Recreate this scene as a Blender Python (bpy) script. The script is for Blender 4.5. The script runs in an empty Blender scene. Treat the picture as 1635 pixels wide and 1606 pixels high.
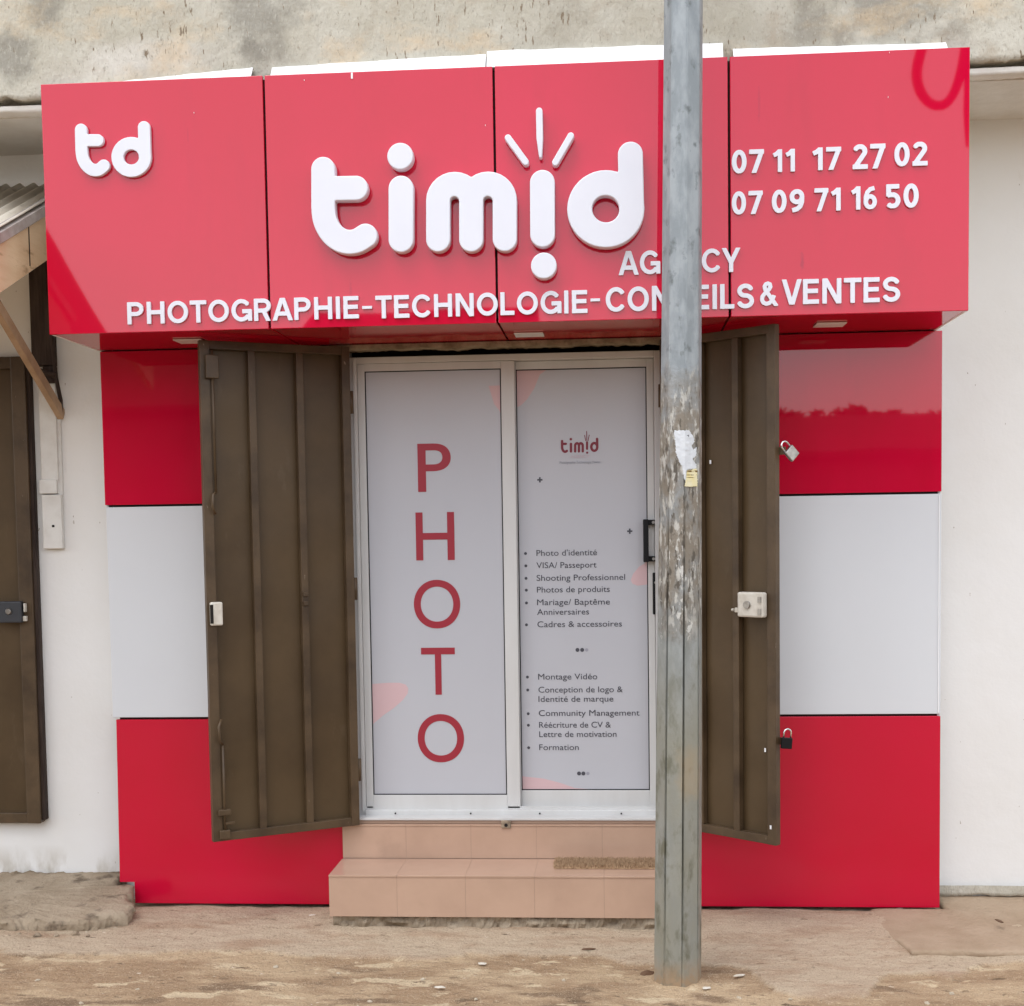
import bpy, bmesh, math, random
import numpy as np
from mathutils import Vector, Matrix, noise
random.seed(7)
R = math.radians
S = bpy.context.scene
col = S.collection

# ------------------------------------------------------------------ camera
CAM = np.array([0.0, -6.2, 1.7385])
c_r = np.array([0.9970286887432787, 0.07559836087920385, -0.01478788880252515])
c_d = np.array([-0.00994477196037222, -0.06404338918160989, -0.9978975627852735])
c_f = np.array([-0.07638648658967359, 0.9950795607058315, -0.0631012878788944])
FPX, PPX, PPY, PW, PH = 2220.34, 816.45, 983.72, 1635.0, 1606.0
cd = bpy.data.cameras.new('camera'); cam = bpy.data.objects.new('camera', cd); col.objects.link(cam)
M = Matrix(((c_r[0], -c_d[0], -c_f[0], CAM[0]), (c_r[1], -c_d[1], -c_f[1], CAM[1]), (c_r[2], -c_d[2], -c_f[2], CAM[2]), (0, 0, 0, 1)))
cam.matrix_world = M
cd.sensor_fit = 'HORIZONTAL'; cd.sensor_width = 36; cd.lens = FPX / PW * 36
cd.shift_x = (PW / 2 - PPX) / PW; cd.shift_y = (PPY - PH / 2) / PW
cd.clip_start = 0.05; cd.clip_end = 1000
S.camera = cam

# ------------------------------------------------------------------ sky, sun, exposure (bright overcast)
SUN_EL, SUN_AZ = 64, -150          # high, in front of the shop and to its left
W = bpy.data.worlds.new('World'); S.world = W; W.use_nodes = True
nt = W.node_tree; nt.nodes.clear()
sky = nt.nodes.new('ShaderNodeTexSky'); sky.sky_type = 'NISHITA'; sky.sun_disc = False
sky.sun_elevation = R(SUN_EL); sky.sun_rotation = R(SUN_AZ); sky.dust_density = 1.0; sky.air_density = 1.0; sky.ozone_density = 1
hsv = nt.nodes.new('ShaderNodeHueSaturation'); hsv.inputs['Saturation'].default_value = 0.30; hsv.inputs['Value'].default_value = 2.0     # an even bright cloud cover
bg = nt.nodes.new('ShaderNodeBackground'); bg.inputs['Strength'].default_value = 0.15
wo = nt.nodes.new('ShaderNodeOutputWorld')
nt.links.new(sky.outputs[0], hsv.inputs['Color']); nt.links.new(hsv.outputs[0], bg.inputs[0]); nt.links.new(bg.outputs[0], wo.inputs[0])
sd = bpy.data.lights.new('sun', 'SUN'); sd.energy = 0.5; sd.angle = R(30); sd.color = (1, 0.985, 0.96)
sun = bpy.data.objects.new('sun', sd); col.objects.link(sun)
az = R(SUN_AZ); el = R(SUN_EL)
sdir = Vector((math.sin(az) * math.cos(el), math.cos(az) * math.cos(el), math.sin(el)))
sun.rotation_euler = sdir.to_track_quat('Z', 'Y').to_euler()
S.view_settings.view_transform = 'Standard'; S.view_settings.look = 'None'
S.view_settings.exposure = 0.46; S.view_settings.gamma = 1; S.view_settings.use_curve_mapping = False

# ------------------------------------------------------------------ measuring helpers: photograph pixel -> point on a real plane
def ray(u, v): return c_f + c_r * (u - PPX) / FPX + c_d * (v - PPY) / FPX
def oY(u, v, Y):
    r = ray(u, v); return CAM + r * ((Y - CAM[1]) / r[1])
def oZ(u, v, Z):
    r = ray(u, v); return CAM + r * ((Z - CAM[2]) / r[2])

# ------------------------------------------------------------------ material helper
def mat(name, base, rough=0.6, spec=0.5, metal=0.0, var=None, vscale=3.0, vstretch=(1, 1, 1), vlo=0.4, vhi=0.65, bump=0.0, bscale=60.0,
        bstretch=(1, 1, 1), ior=1.5, coat=0.0, wave=0.0, wscale=1.5, detail=6, var2=None, v2scale=20, v2lo=0.6, v2hi=0.7, v2stretch=(1, 1, 1)):
    m = bpy.data.materials.new(name); m.use_nodes = True
    n = m.node_tree.nodes; l = m.node_tree.links; b = n['Principled BSDF']
    b.inputs['Base Color'].default_value = (*base, 1); b.inputs['Roughness'].default_value = rough
    b.inputs['Metallic'].default_value = metal; b.inputs['IOR'].default_value = ior
    b.inputs['Specular IOR Level'].default_value = spec
    if coat: b.inputs['Coat Weight'].default_value = coat; b.inputs['Coat Roughness'].default_value = 0.03
    tc = n.new('ShaderNodeNewGeometry')
    def nz(scale, stretch, det=detail):
        mp = n.new('ShaderNodeMapping'); mp.inputs['Scale'].default_value = stretch
        l.new(tc.outputs['Position'], mp.inputs['Vector'])
        t = n.new('ShaderNodeTexNoise'); t.inputs['Scale'].default_value = scale; t.inputs['Detail'].default_value = det
        t.inputs['Roughness'].default_value = 0.6
        l.new(mp.outputs[0], t.inputs['Vector']); return t.outputs['Fac']
    def layer(cur, color, fac, lo, hi):
        mr = n.new('ShaderNodeMapRange'); mr.inputs['From Min'].default_value = lo; mr.inputs['From Max'].default_value = hi
        l.new(fac, mr.inputs['Value'])
        mx = n.new('ShaderNodeMix'); mx.data_type = 'RGBA'
        l.new(mr.outputs[0], mx.inputs['Factor'])
        if isinstance(cur, tuple): mx.inputs[6].default_value = (*cur, 1)
        else: l.new(cur, mx.inputs[6])
        mx.inputs[7].default_value = (*color, 1)
        return mx.outputs[2]
    cur = base
    if var: cur = layer(cur, var, nz(vscale, vstretch), vlo, vhi)
    if var2: cur = layer(cur, var2, nz(v2scale, v2stretch), v2lo, v2hi)
    if not isinstance(cur, tuple): l.new(cur, b.inputs['Base Color'])
    m['_cur'] = 0
    last = None
    if wave:
        bp = n.new('ShaderNodeBump'); bp.inputs['Strength'].default_value = 1; bp.inputs['Distance'].default_value = wave
        l.new(nz(wscale, (1, 1, 1), 1), bp.inputs['Height']); last = bp.outputs[0]
    if bump:
        bp = n.new('ShaderNodeBump'); bp.inputs['Strength'].default_value = 1; bp.inputs['Distance'].default_value = bump
        l.new(nz(bscale, bstretch), bp.inputs['Height'])
        if last: l.new(last, bp.inputs['Normal'])
        last = bp.outputs[0]
    if last: l.new(last, b.inputs['Normal'])
    m['helpers'] = 1
    return m
class G:      # small node-graph helper for adding more layers to a material
    def __init__(s, m):
        s.m = m; s.n = m.node_tree.nodes; s.l = m.node_tree.links; s.b = s.n['Principled BSDF']
        s.geo = s.n.new('ShaderNodeNewGeometry'); s.pos = s.geo.outputs['Position']
    def noise(s, scale, stretch=(1, 1, 1), det=5, off=(0, 0, 0), rough=.6):
        mp = s.n.new('ShaderNodeMapping'); mp.inputs['Scale'].default_value = stretch; mp.inputs['Location'].default_value = off
        s.l.new(s.pos, mp.inputs['Vector'])
        t = s.n.new('ShaderNodeTexNoise'); t.inputs['Scale'].default_value = scale; t.inputs['Detail'].default_value = det; t.inputs['Roughness'].default_value = rough
        s.l.new(mp.outputs[0], t.inputs['Vector']); return t.outputs['Fac']
    def rng(s, v, a, b, c=0., d=1.):
        mr = s.n.new('ShaderNodeMapRange'); mr.inputs['From Min'].default_value = a; mr.inputs['From Max'].default_value = b
        mr.inputs['To Min'].default_value = c; mr.inputs['To Max'].default_value = d
        s.l.new(v, mr.inputs['Value']); return mr.outputs[0]
    def math(s, op, a, b):
        k = s.n.new('ShaderNodeMath'); k.operation = op
        for i, x in enumerate((a, b)):
            if isinstance(x, (int, float)): k.inputs[i].default_value = x
            else: s.l.new(x, k.inputs[i])
        return k.outputs[0]
    def axis(s, i):
        x = s.n.new('ShaderNodeSeparateXYZ'); s.l.new(s.pos, x.inputs[0]); return x.outputs[i]
    def blob(s, c, r, stretch=(1, 1, 1), rag=.35, nscale=6):
        mp = s.n.new('ShaderNodeVectorMath'); mp.operation = 'SUBTRACT'; mp.inputs[1].default_value = c; s.l.new(s.pos, mp.inputs[0])
        ml = s.n.new('ShaderNodeVectorMath'); ml.operation = 'MULTIPLY'; ml.inputs[1].default_value = stretch; s.l.new(mp.outputs[0], ml.inputs[0])
        ln = s.n.new('ShaderNodeVectorMath'); ln.operation = 'LENGTH'; s.l.new(ml.outputs[0], ln.inputs[0])
        d = s.math('ADD', ln.outputs['Value'], s.math('MULTIPLY', s.math('SUBTRACT', s.noise(nscale), .5), r * rag * 6))
        return s.rng(d, r * 1.3, r * .5)
    def over(s, color, fac):
        mx = s.n.new('ShaderNodeMix'); mx.data_type = 'RGBA'
        inp = s.b.inputs['Base Color']
        if inp.links: s.l.new(inp.links[0].from_socket, mx.inputs[6])
        else: mx.inputs[6].default_value = inp.default_value
        mx.inputs[7].default_value = (*color, 1); s.l.new(fac, mx.inputs['Factor']); s.l.new(mx.outputs[2], inp)
    def bump(s, h, dist):
        bp = s.n.new('ShaderNodeBump'); bp.inputs['Strength'].default_value = 1; bp.inputs['Distance'].default_value = dist
        inp = s.b.inputs['Normal']
        if inp.links: s.l.new(inp.links[0].from_socket, bp.inputs['Normal'])
        s.l.new(h, bp.inputs['Height']); s.l.new(bp.outputs[0], inp)

MT = {}
RED = (0.59, 0.003, 0.036)
MT['red'] = mat('red_gloss_panel', RED, 0.022, 0.46, ior=1.52, wave=0.0010, wscale=1.6, var=(0.55, 0.004, 0.028), vscale=0.9)
MT['red_low'] = mat('red_lower_panel', RED, 0.14, 0.5, ior=1.5, wave=0.0007, wscale=1.1, var=(0.55, 0.004, 0.028), vscale=0.9)
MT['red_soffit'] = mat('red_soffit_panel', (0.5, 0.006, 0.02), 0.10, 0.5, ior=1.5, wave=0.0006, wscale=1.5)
MT['acm'] = mat('pale_grey_panel', (0.70, 0.715, 0.73), 0.38, 0.5, var=(0.68, 0.695, 0.71), vscale=1.2)
MT['white'] = mat('white_letter_acrylic', (0.74, 0.745, 0.80), 0.4, 0.4, var=(0.72, 0.725, 0.78), vscale=5)
MT['trim'] = mat('white_trim', (0.9, 0.9, 0.9), 0.4, 0.5)
MT['dark_gap'] = mat('dark_backing', (0.02, 0.017, 0.015), 0.8, 0.2)
MT['wall'] = mat('white_painted_plaster', (0.80, 0.785, 0.755), 0.85, 0.2, var=(0.765, 0.745, 0.705), vscale=1.4, vlo=.4, vhi=.7, bump=0.0035, bscale=9, var2=(0.70, 0.66, 0.60), v2scale=5, v2lo=.66, v2hi=.78, v2stretch=(1, 1, .35))
MT['conc'] = mat('weathered_concrete', (0.475, 0.44, 0.355), 0.9, 0.2, var=(0.565, 0.535, 0.455), vscale=2.2, vlo=.42, vhi=.62, bump=0.006, bscale=28, var2=(0.43, 0.36, 0.275), v2scale=4.5, v2lo=.56, v2hi=.72)
MT['slab_under'] = mat('slab_underside_plaster', (0.70, 0.665, 0.61), 0.9, 0.2, var=(0.62, 0.58, 0.52), vscale=4, bump=0.004, bscale=20)
MT['alu'] = mat('white_aluminium', (0.62, 0.615, 0.60), 0.4, 0.45, var=(0.57, 0.56, 0.54), vscale=6, vstretch=(1, 1, .2))
MT['gasket'] = mat('black_rubber', (0.012, 0.012, 0.013), 0.6, 0.3)
MT['film'] = mat('frosted_white_film', (0.50, 0.505, 0.535), 0.28, 0.45, var=(0.48, 0.485, 0.515), vscale=.8)
MT['print_red'] = mat('printed_dark_red', (0.33, 0.026, 0.042), 0.4, 0.4)
MT['print_logo'] = mat('printed_maroon', (0.20, 0.02, 0.035), 0.4, 0.4)
MT['print_dark'] = mat('printed_charcoal', (0.07, 0.07, 0.085), 0.45, 0.4)
MT['print_pale'] = mat('printed_pale_grey', (0.33, 0.33, 0.38), 0.45, 0.4)
MT['print_rose'] = mat('printed_faint_rose', (0.55, 0.42, 0.46), 0.45, 0.4)
MT['print_pink'] = mat('printed_salmon', (0.63, 0.44, 0.45), 0.35, 0.4)
MT['brown'] = mat('brown_painted_steel', (0.094, 0.060, 0.029), 0.40, 0.3, var=(0.070, 0.043, 0.020), vscale=2.5, bump=0.0012, bscale=7, var2=(0.12, 0.085, 0.05), v2scale=9, v2lo=.62, v2hi=.8, v2stretch=(1, 1, .4), wave=0.008, wscale=2.6)
MT['brown_edge'] = mat('worn_brown_steel', (0.098, 0.063, 0.033), 0.42, 0.35, var=(0.055, 0.034, 0.018), vscale=5, bump=.0012, bscale=40, var2=(0.30, 0.24, 0.18), v2scale=60, v2lo=.70, v2hi=.76, v2stretch=(1, 1, .3))
MT['lock_white'] = mat('cream_enamel', (0.66, 0.62, 0.54), 0.4, 0.5, var=(0.55, 0.5, 0.42), vscale=30)
MT['lock_dark'] = mat('dark_slate_enamel', (0.035, 0.037, 0.043), 0.45, 0.5)
MT['steel'] = mat('dull_steel', (0.45, 0.43, 0.40), 0.35, 0.5, metal=0.9, var=(0.28, 0.26, 0.24), vscale=40)
MT['chrome'] = mat('polished_steel', (0.75, 0.75, 0.76), 0.12, 0.5, metal=1)
MT['black'] = mat('black_powder_coat', (0.006, 0.006, 0.007), 0.45, 0.25)
MT['tile'] = mat('peach_tile', (0.51, 0.34, 0.245), 0.16, 0.5, var=(0.455, 0.30, 0.215), vscale=3, bump=0.0003, bscale=30, var2=(0.38, 0.25, 0.18), v2scale=2.6, v2lo=.6, v2hi=.8)
MT['grout'] = mat('tile_grout', (0.36, 0.25, 0.185), 0.9, 0.1)
MT['rubble'] = mat('crumbled_mortar', (0.36, 0.29, 0.21), 0.95, 0.1, var=(0.2, 0.15, 0.1), vscale=14, bump=0.012, bscale=40)
MT['coir'] = mat('coir_fibre', (0.47, 0.32, 0.195), 0.95, 0.1, var=(0.27, 0.165, 0.095), vscale=70, vlo=.45, vhi=.65)
MT['wood'] = mat('pale_planed_timber', (0.72, 0.53, 0.34), 0.7, 0.3, var=(0.66, 0.46, 0.28), vscale=4, vstretch=(6, 1, 6), bump=0.001, bscale=30, bstretch=(6, 1, 6), var2=(0.36, 0.22, 0.12), v2scale=9, v2lo=.62, v2hi=.75, v2stretch=(2, .6, 2))
MT['wood_brace'] = mat('sun_bleached_timber', (0.45, 0.31, 0.20), 0.75, 0.3, var=(0.36, 0.235, 0.14), vscale=12, bump=0.001, bscale=50)
MT['wood_dark'] = mat('dark_stained_timber', (0.028, 0.016, 0.012), 0.75, 0.3, var=(0.06, 0.04, 0.03), vscale=8, vstretch=(5, 5, .5), bump=0.002, bscale=30, bstretch=(5, 5, .6))
MT['zinc'] = mat('cream_corrugated_metal', (0.66, 0.60, 0.50), 0.55, 0.4, var=(0.54, 0.48, 0.39), vscale=5, var2=(0.25, 0.2, 0.15), v2scale=14, v2lo=.62, v2hi=.75)
MT['zinc_edge'] = mat('grey_weathered_flashing', (0.42, 0.37, 0.34), 0.7, 0.3, var=(0.3, 0.25, 0.22), vscale=12)
MT['pvc'] = mat('off_white_pvc', (0.72, 0.70, 0.655), 0.5, 0.4, var=(0.63, 0.60, 0.55), vscale=9)
MT['paper'] = mat('torn_white_paper', (0.66, 0.68, 0.70), 0.8, 0.2, var=(0.58, 0.6, 0.62), vscale=40, var2=(0.05, 0.05, 0.06), v2scale=60, v2lo=.69, v2hi=.70, v2stretch=(.6, .6, 1))
MT['paper_y'] = mat('torn_yellow_paper', (0.72, 0.62, 0.30), 0.8, 0.2, var=(0.75, 0.70, 0.5), vscale=20)
MT['stone'] = mat('pale_stone', (0.50, 0.43, 0.33), 0.9, 0.2, var=(0.4, 0.33, 0.24), vscale=60)
MT['stone_white'] = mat('white_litter', (0.56, 0.50, 0.41), 0.9, 0.2, var=(0.66, 0.62, 0.55), vscale=50)
MT['leafdry'] = mat('dry_leaf', (0.13, 0.075, 0.045), 0.8, 0.2)
MT['led'] = mat('frosted_lens', (0.75, 0.73, 0.70), 0.4, 0.4)
MT['far_wall'] = mat('far_grey_plaster', (0.16, 0.14, 0.12), 0.9, 0.1, var=(0.11, 0.095, 0.08), vscale=1)
MT['far_roof'] = mat('far_rusty_roof', (0.09, 0.05, 0.035), 0.8, 0.2, var=(0.06, 0.035, 0.025), vscale=2)
MT['far_dark'] = mat('far_window_glass', (0.02, 0.022, 0.025), 0.2, 0.5)
MT['leaf'] = mat('mango_leaf', (0.035, 0.065, 0.018), 0.5, 0.3, var=(0.055, 0.09, 0.025), vscale=2)
MT['bark'] = mat('grey_bark', (0.10, 0.08, 0.06), 0.9, 0.2, bump=.01, bscale=20)

# ------------------------------------------------------------------ object helpers
ORG = {}
def tag(o, label, cat, group=None, kind=None):
    o['label'] = label; o['category'] = cat
    if group: o['group'] = group
    if kind: o['kind'] = kind
    return o
def thing(name, loc, label, cat, group=None, rz=0):
    o = bpy.data.objects.new(name, None); col.objects.link(o); o.location = loc; o.rotation_euler = (0, 0, rz)
    o.empty_display_size = .1; ORG[o.name] = Vector(loc)
    return tag(o, label, cat, group)
class MB:
    def __init__(s): s.bm = bmesh.new()
    def box(s, x0, x1, y0, y1, z0, z1, bev=0.0, seg=2, rot=None, org=None):
        r = bmesh.ops.create_cube(s.bm, size=1); vs = r['verts']
        for v in vs: v.co = Vector(((x0 + x1) / 2 + v.co.x * (x1 - x0), (y0 + y1) / 2 + v.co.y * (y1 - y0), (z0 + z1) / 2 + v.co.z * (z1 - z0)))
        if bev:
            es = list({e for v in vs for e in v.link_edges})
            g = bmesh.ops.bevel(s.bm, geom=es, offset=bev, segments=seg, profile=.5, affect='EDGES'); vs = list({v for f in g['faces'] for v in f.verts} | {v for v in vs if v.is_valid})
        if rot is not None:
            for v in vs: v.co = rot @ (v.co - Vector(org)) + Vector(org)
        return s
    def tube(s, pts, r, n=10, caps=True):
        pts = [Vector(p) for p in pts]; rs = r if isinstance(r, (list, tuple)) else [r] * len(pts); rings = []; up = None
        for i, p in enumerate(pts):
            t = (pts[min(i + 1, len(pts) - 1)] - pts[max(i - 1, 0)]).normalized()
            if up is None: up = Vector((0, 0, 1)) if abs(t.z) < .9 else Vector((1, 0, 0))
            a = t.cross(up).normalized(); b = a.cross(t).normalized(); up = b
            rings.append([s.bm.verts.new(p + a * rs[i] * math.cos(2 * math.pi * k / n) + b * rs[i] * math.sin(2 * math.pi * k / n)) for k in range(n)])
        for A, B in zip(rings, rings[1:]):
            for k in range(n): s.bm.faces.new((A[k], A[(k + 1) % n], B[(k + 1) % n], B[k])).smooth = True
        if caps: s.bm.faces.new(rings[0][::-1]); s.bm.faces.new(rings[-1])
        return s
    def bar(s, p0, p1, w, h, up=(0, 0, 1), bev=0):
        p0, p1 = Vector(p0), Vector(p1); t = (p1 - p0).normalized(); a = t.cross(Vector(up)).normalized(); b = a.cross(t)
        vs = [s.bm.verts.new(p + a * w / 2 * i + b * h / 2 * j) for p in (p0, p1) for i, j in ((-1, -1), (1, -1), (1, 1), (-1, 1))]
        fs = [(3, 2, 1, 0), (4, 5, 6, 7), (0, 1, 5, 4), (1, 2, 6, 5), (2, 3, 7, 6), (3, 0, 4, 7)]
        F = [s.bm.faces.new([vs[i] for i in f]) for f in fs]
        if bev: bmesh.ops.bevel(s.bm, geom=list({e for f in F for e in f.edges}), offset=bev, segments=2, profile=.5, affect='EDGES')
        return s
    def prismY(s, poly, y0, y1):      # outline in X,Z extruded along Y
        A = [s.bm.verts.new((x, y0, z)) for x, z in poly]; B = [s.bm.verts.new((x, y1, z)) for x, z in poly]; n = len(poly)
        s.bm.faces.new(A); s.bm.faces.new(B[::-1])
        for k in range(n): s.bm.faces.new((A[k], B[k], B[(k + 1) % n], A[(k + 1) % n]))
        return s
    def build(s, name, m, parent=None, local=False, own=True):
        bmesh.ops.recalc_face_normals(s.bm, faces=s.bm.faces)
        me = bpy.data.meshes.new(name); s.bm.to_mesh(me); s.bm.free()
        return link(name, me, m, parent, local, own)
def root_of(o):
    while o.parent: o = o.parent
    return o
def link(name, me, m, parent=None, local=False, own=True):
    me.materials.clear(); me.materials.append(m)
    o = bpy.data.objects.new(name, me); col.objects.link(o)
    if parent is not None:
        o.parent = parent
        if not local: me.transform(Matrix.Translation(-ORG[root_of(parent).name]))
    elif own:
        co = np.array([v.co for v in me.vertices]); c = Vector(((co[:, 0].min() + co[:, 0].max()) / 2, (co[:, 1].min() + co[:, 1].max()) / 2, co[:, 2].min()))
        me.transform(Matrix.Translation(-c)); o.location = c; ORG[o.name] = c
    return o

# ------------------------------------------------------------------ lettering helpers
def curve_to_mesh(cu):
    o = bpy.data.objects.new('tmp', cu); col.objects.link(o)
    bpy.context.view_layer.update()
    me = bpy.data.meshes.new_from_object(o.evaluated_get(bpy.context.evaluated_depsgraph_get()))
    bpy.data.objects.remove(o); return me
def text_mesh(txt, off=0.0, ext=0.5, res=4):
    cu = bpy.data.curves.new('t', 'FONT'); cu.body = txt; cu.size = 1; cu.offset = off; cu.extrude = 0.0; cu.resolution_u = res; cu.fill_mode = 'BOTH'; cu.extrude = ext
    return curve_to_mesh(cu)
def fit_text(txt, x0, x1, z0, z1, y, thick, off=0.0, res=4):
    """text filling the box x0..x1, z0..z1 on the plane y, its face standing `thick` proud of it"""
    me = text_mesh(txt, off, res=res); co = np.array([v.co for v in me.vertices])
    a = co.min(0); b = co.max(0)
    for v in me.vertices:
        c = v.co
        v.co = Vector((x0 + (c.x - a[0]) / (b[0] - a[0]) * (x1 - x0), y - (c.z - a[2]) / (b[2] - a[2]) * thick, z0 + (c.y - a[1]) / (b[1] - a[1]) * (z1 - z0)))
    return me
def join_meshes(ms, name='m'):
    bm = bmesh.new()
    for me in ms: bm.from_mesh(me)
    me = bpy.data.meshes.new(name); bm.to_mesh(me); bm.free(); return me
def text_px(txt, u0, u1, vt, vb, y, thick, off=0.0, res=4):
    um = (u0 + u1) / 2; vm = (vt + vb) / 2
    return fit_text(txt, oY(u0, vm, y)[0], oY(u1, vm, y)[0], oY(um, vb, y)[2], oY(um, vt, y)[2], y, thick, off, res)
def contour_mesh(strokes, y, thick, step, bevel=0.0, holes=(), butt=False, clip=None):
    """strokes: lists of (x, z, radius) chains on the plane y, united into one outline and given thickness"""
    P = np.array([p for s_ in strokes for p in s_])
    m_ = P[:, 2].max() + 3 * step
    xs = np.arange(P[:, 0].min() - m_, P[:, 0].max() + m_, step); zs = np.arange(P[:, 1].min() - m_, P[:, 1].max() + m_, step)
    X, Z = np.meshgrid(xs, zs, indexing='ij'); D = np.full(X.shape, 1e9)
    for s_ in strokes:
        s2 = s_ if len(s_) > 1 else s_ + s_
        closed = math.hypot(s2[0][0] - s2[-1][0], s2[0][1] - s2[-1][1]) < 1e-6
        for q_, ((ax, az, ar), (bx, bz, br)) in enumerate(zip(s2, s2[1:])):
            dx, dz = bx - ax, bz - az; L = dx * dx + dz * dz
            tr_ = ((X - ax) * dx + (Z - az) * dz) / L if L > 1e-12 else np.zeros_like(X)
            t = np.clip(tr_, 0, 1)
            d_ = np.hypot(X - ax - t * dx, Z - az - t * dz) - (ar + t * (br - ar))
            if butt and not closed:
                if q_ == 0: d_ = np.maximum(d_, -tr_ * math.sqrt(L))
                if q_ == len(s2) - 2: d_ = np.maximum(d_, (tr_ - 1) * math.sqrt(L))
            D = np.minimum(D, d_)
    if clip: D = np.maximum(D, np.maximum(clip[0] - Z, Z - clip[1]))
    for hx, hz, hr in holes: D = np.maximum(D, hr - np.hypot(X - hx, Z - hz))
    D += 1e-7
    segs = {}
    pts = {}
    def ep(i, j, k):   # k 0: edge to i+1, 1: edge to j+1
        key = (i, j, k)
        if key not in pts:
            i2, j2 = (i + 1, j) if k == 0 else (i, j + 1)
            t = D[i, j] / (D[i, j] - D[i2, j2]); pts[key] = (xs[i] + t * step * (k == 0), zs[j] + t * step * (k == 1))
        return key
    ins = D < 0
    any_ = ins[:-1, :-1].astype(int) + ins[1:, :-1] + ins[:-1, 1:] + ins[1:, 1:]
    for i, j in zip(*np.where((any_ > 0) & (any_ < 4))):
        a, b, c, d = ins[i, j], ins[i + 1, j], ins[i + 1, j + 1], ins[i, j + 1]
        E = [ep(i, j, 0) if a != b else None, ep(i + 1, j, 1) if b != c else None, ep(i, j + 1, 0) if d != c else None, ep(i, j, 1) if a != d else None]
        e = [q for q in E if q]
        prs = [(e[0], e[1])] if len(e) == 2 else [(E[0], E[3]), (E[1], E[2])] if b else [(E[0], E[1]), (E[2], E[3])]
        for p, q in prs: segs.setdefault(p, []).append(q); segs.setdefault(q, []).append(p)
    loops = []; left = set(segs)
    while left:
        st = left.pop(); loop = [st]; cur = st; prev = None
        while True:
            nx = [q for q in segs[cur] if q != prev and (q in left or (q == st and len(loop) > 2))]
            if not nx or nx[0] == st: break
            prev, cur = cur, nx[0]; left.discard(cur); loop.append(cur)
        if len(loop) > 4: loops.append([pts[k] for k in loop])
    cu = bpy.data.curves.new('c', 'CURVE'); cu.dimensions = '2D'; cu.fill_mode = 'BOTH'; cu.extrude = thick / 2 - bevel; cu.bevel_depth = bevel; cu.bevel_resolution = 2; cu.offset = -bevel
    for lp in loops:
        q = np.array(lp); q = (np.roll(q, 1, 0) + 2 * q + np.roll(q, -1, 0)) / 4
        sp = cu.splines.new('POLY'); sp.points.add(len(q) - 1); sp.use_cyclic_u = True
        for p, (x, z) in zip(sp.points, q): p.co = (x, z, 0, 1)
    me = curve_to_mesh(cu)
    for v in me.vertices: v.co = Vector((v.co.x, y - thick / 2 - v.co.z, v.co.y))
    return me

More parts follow.
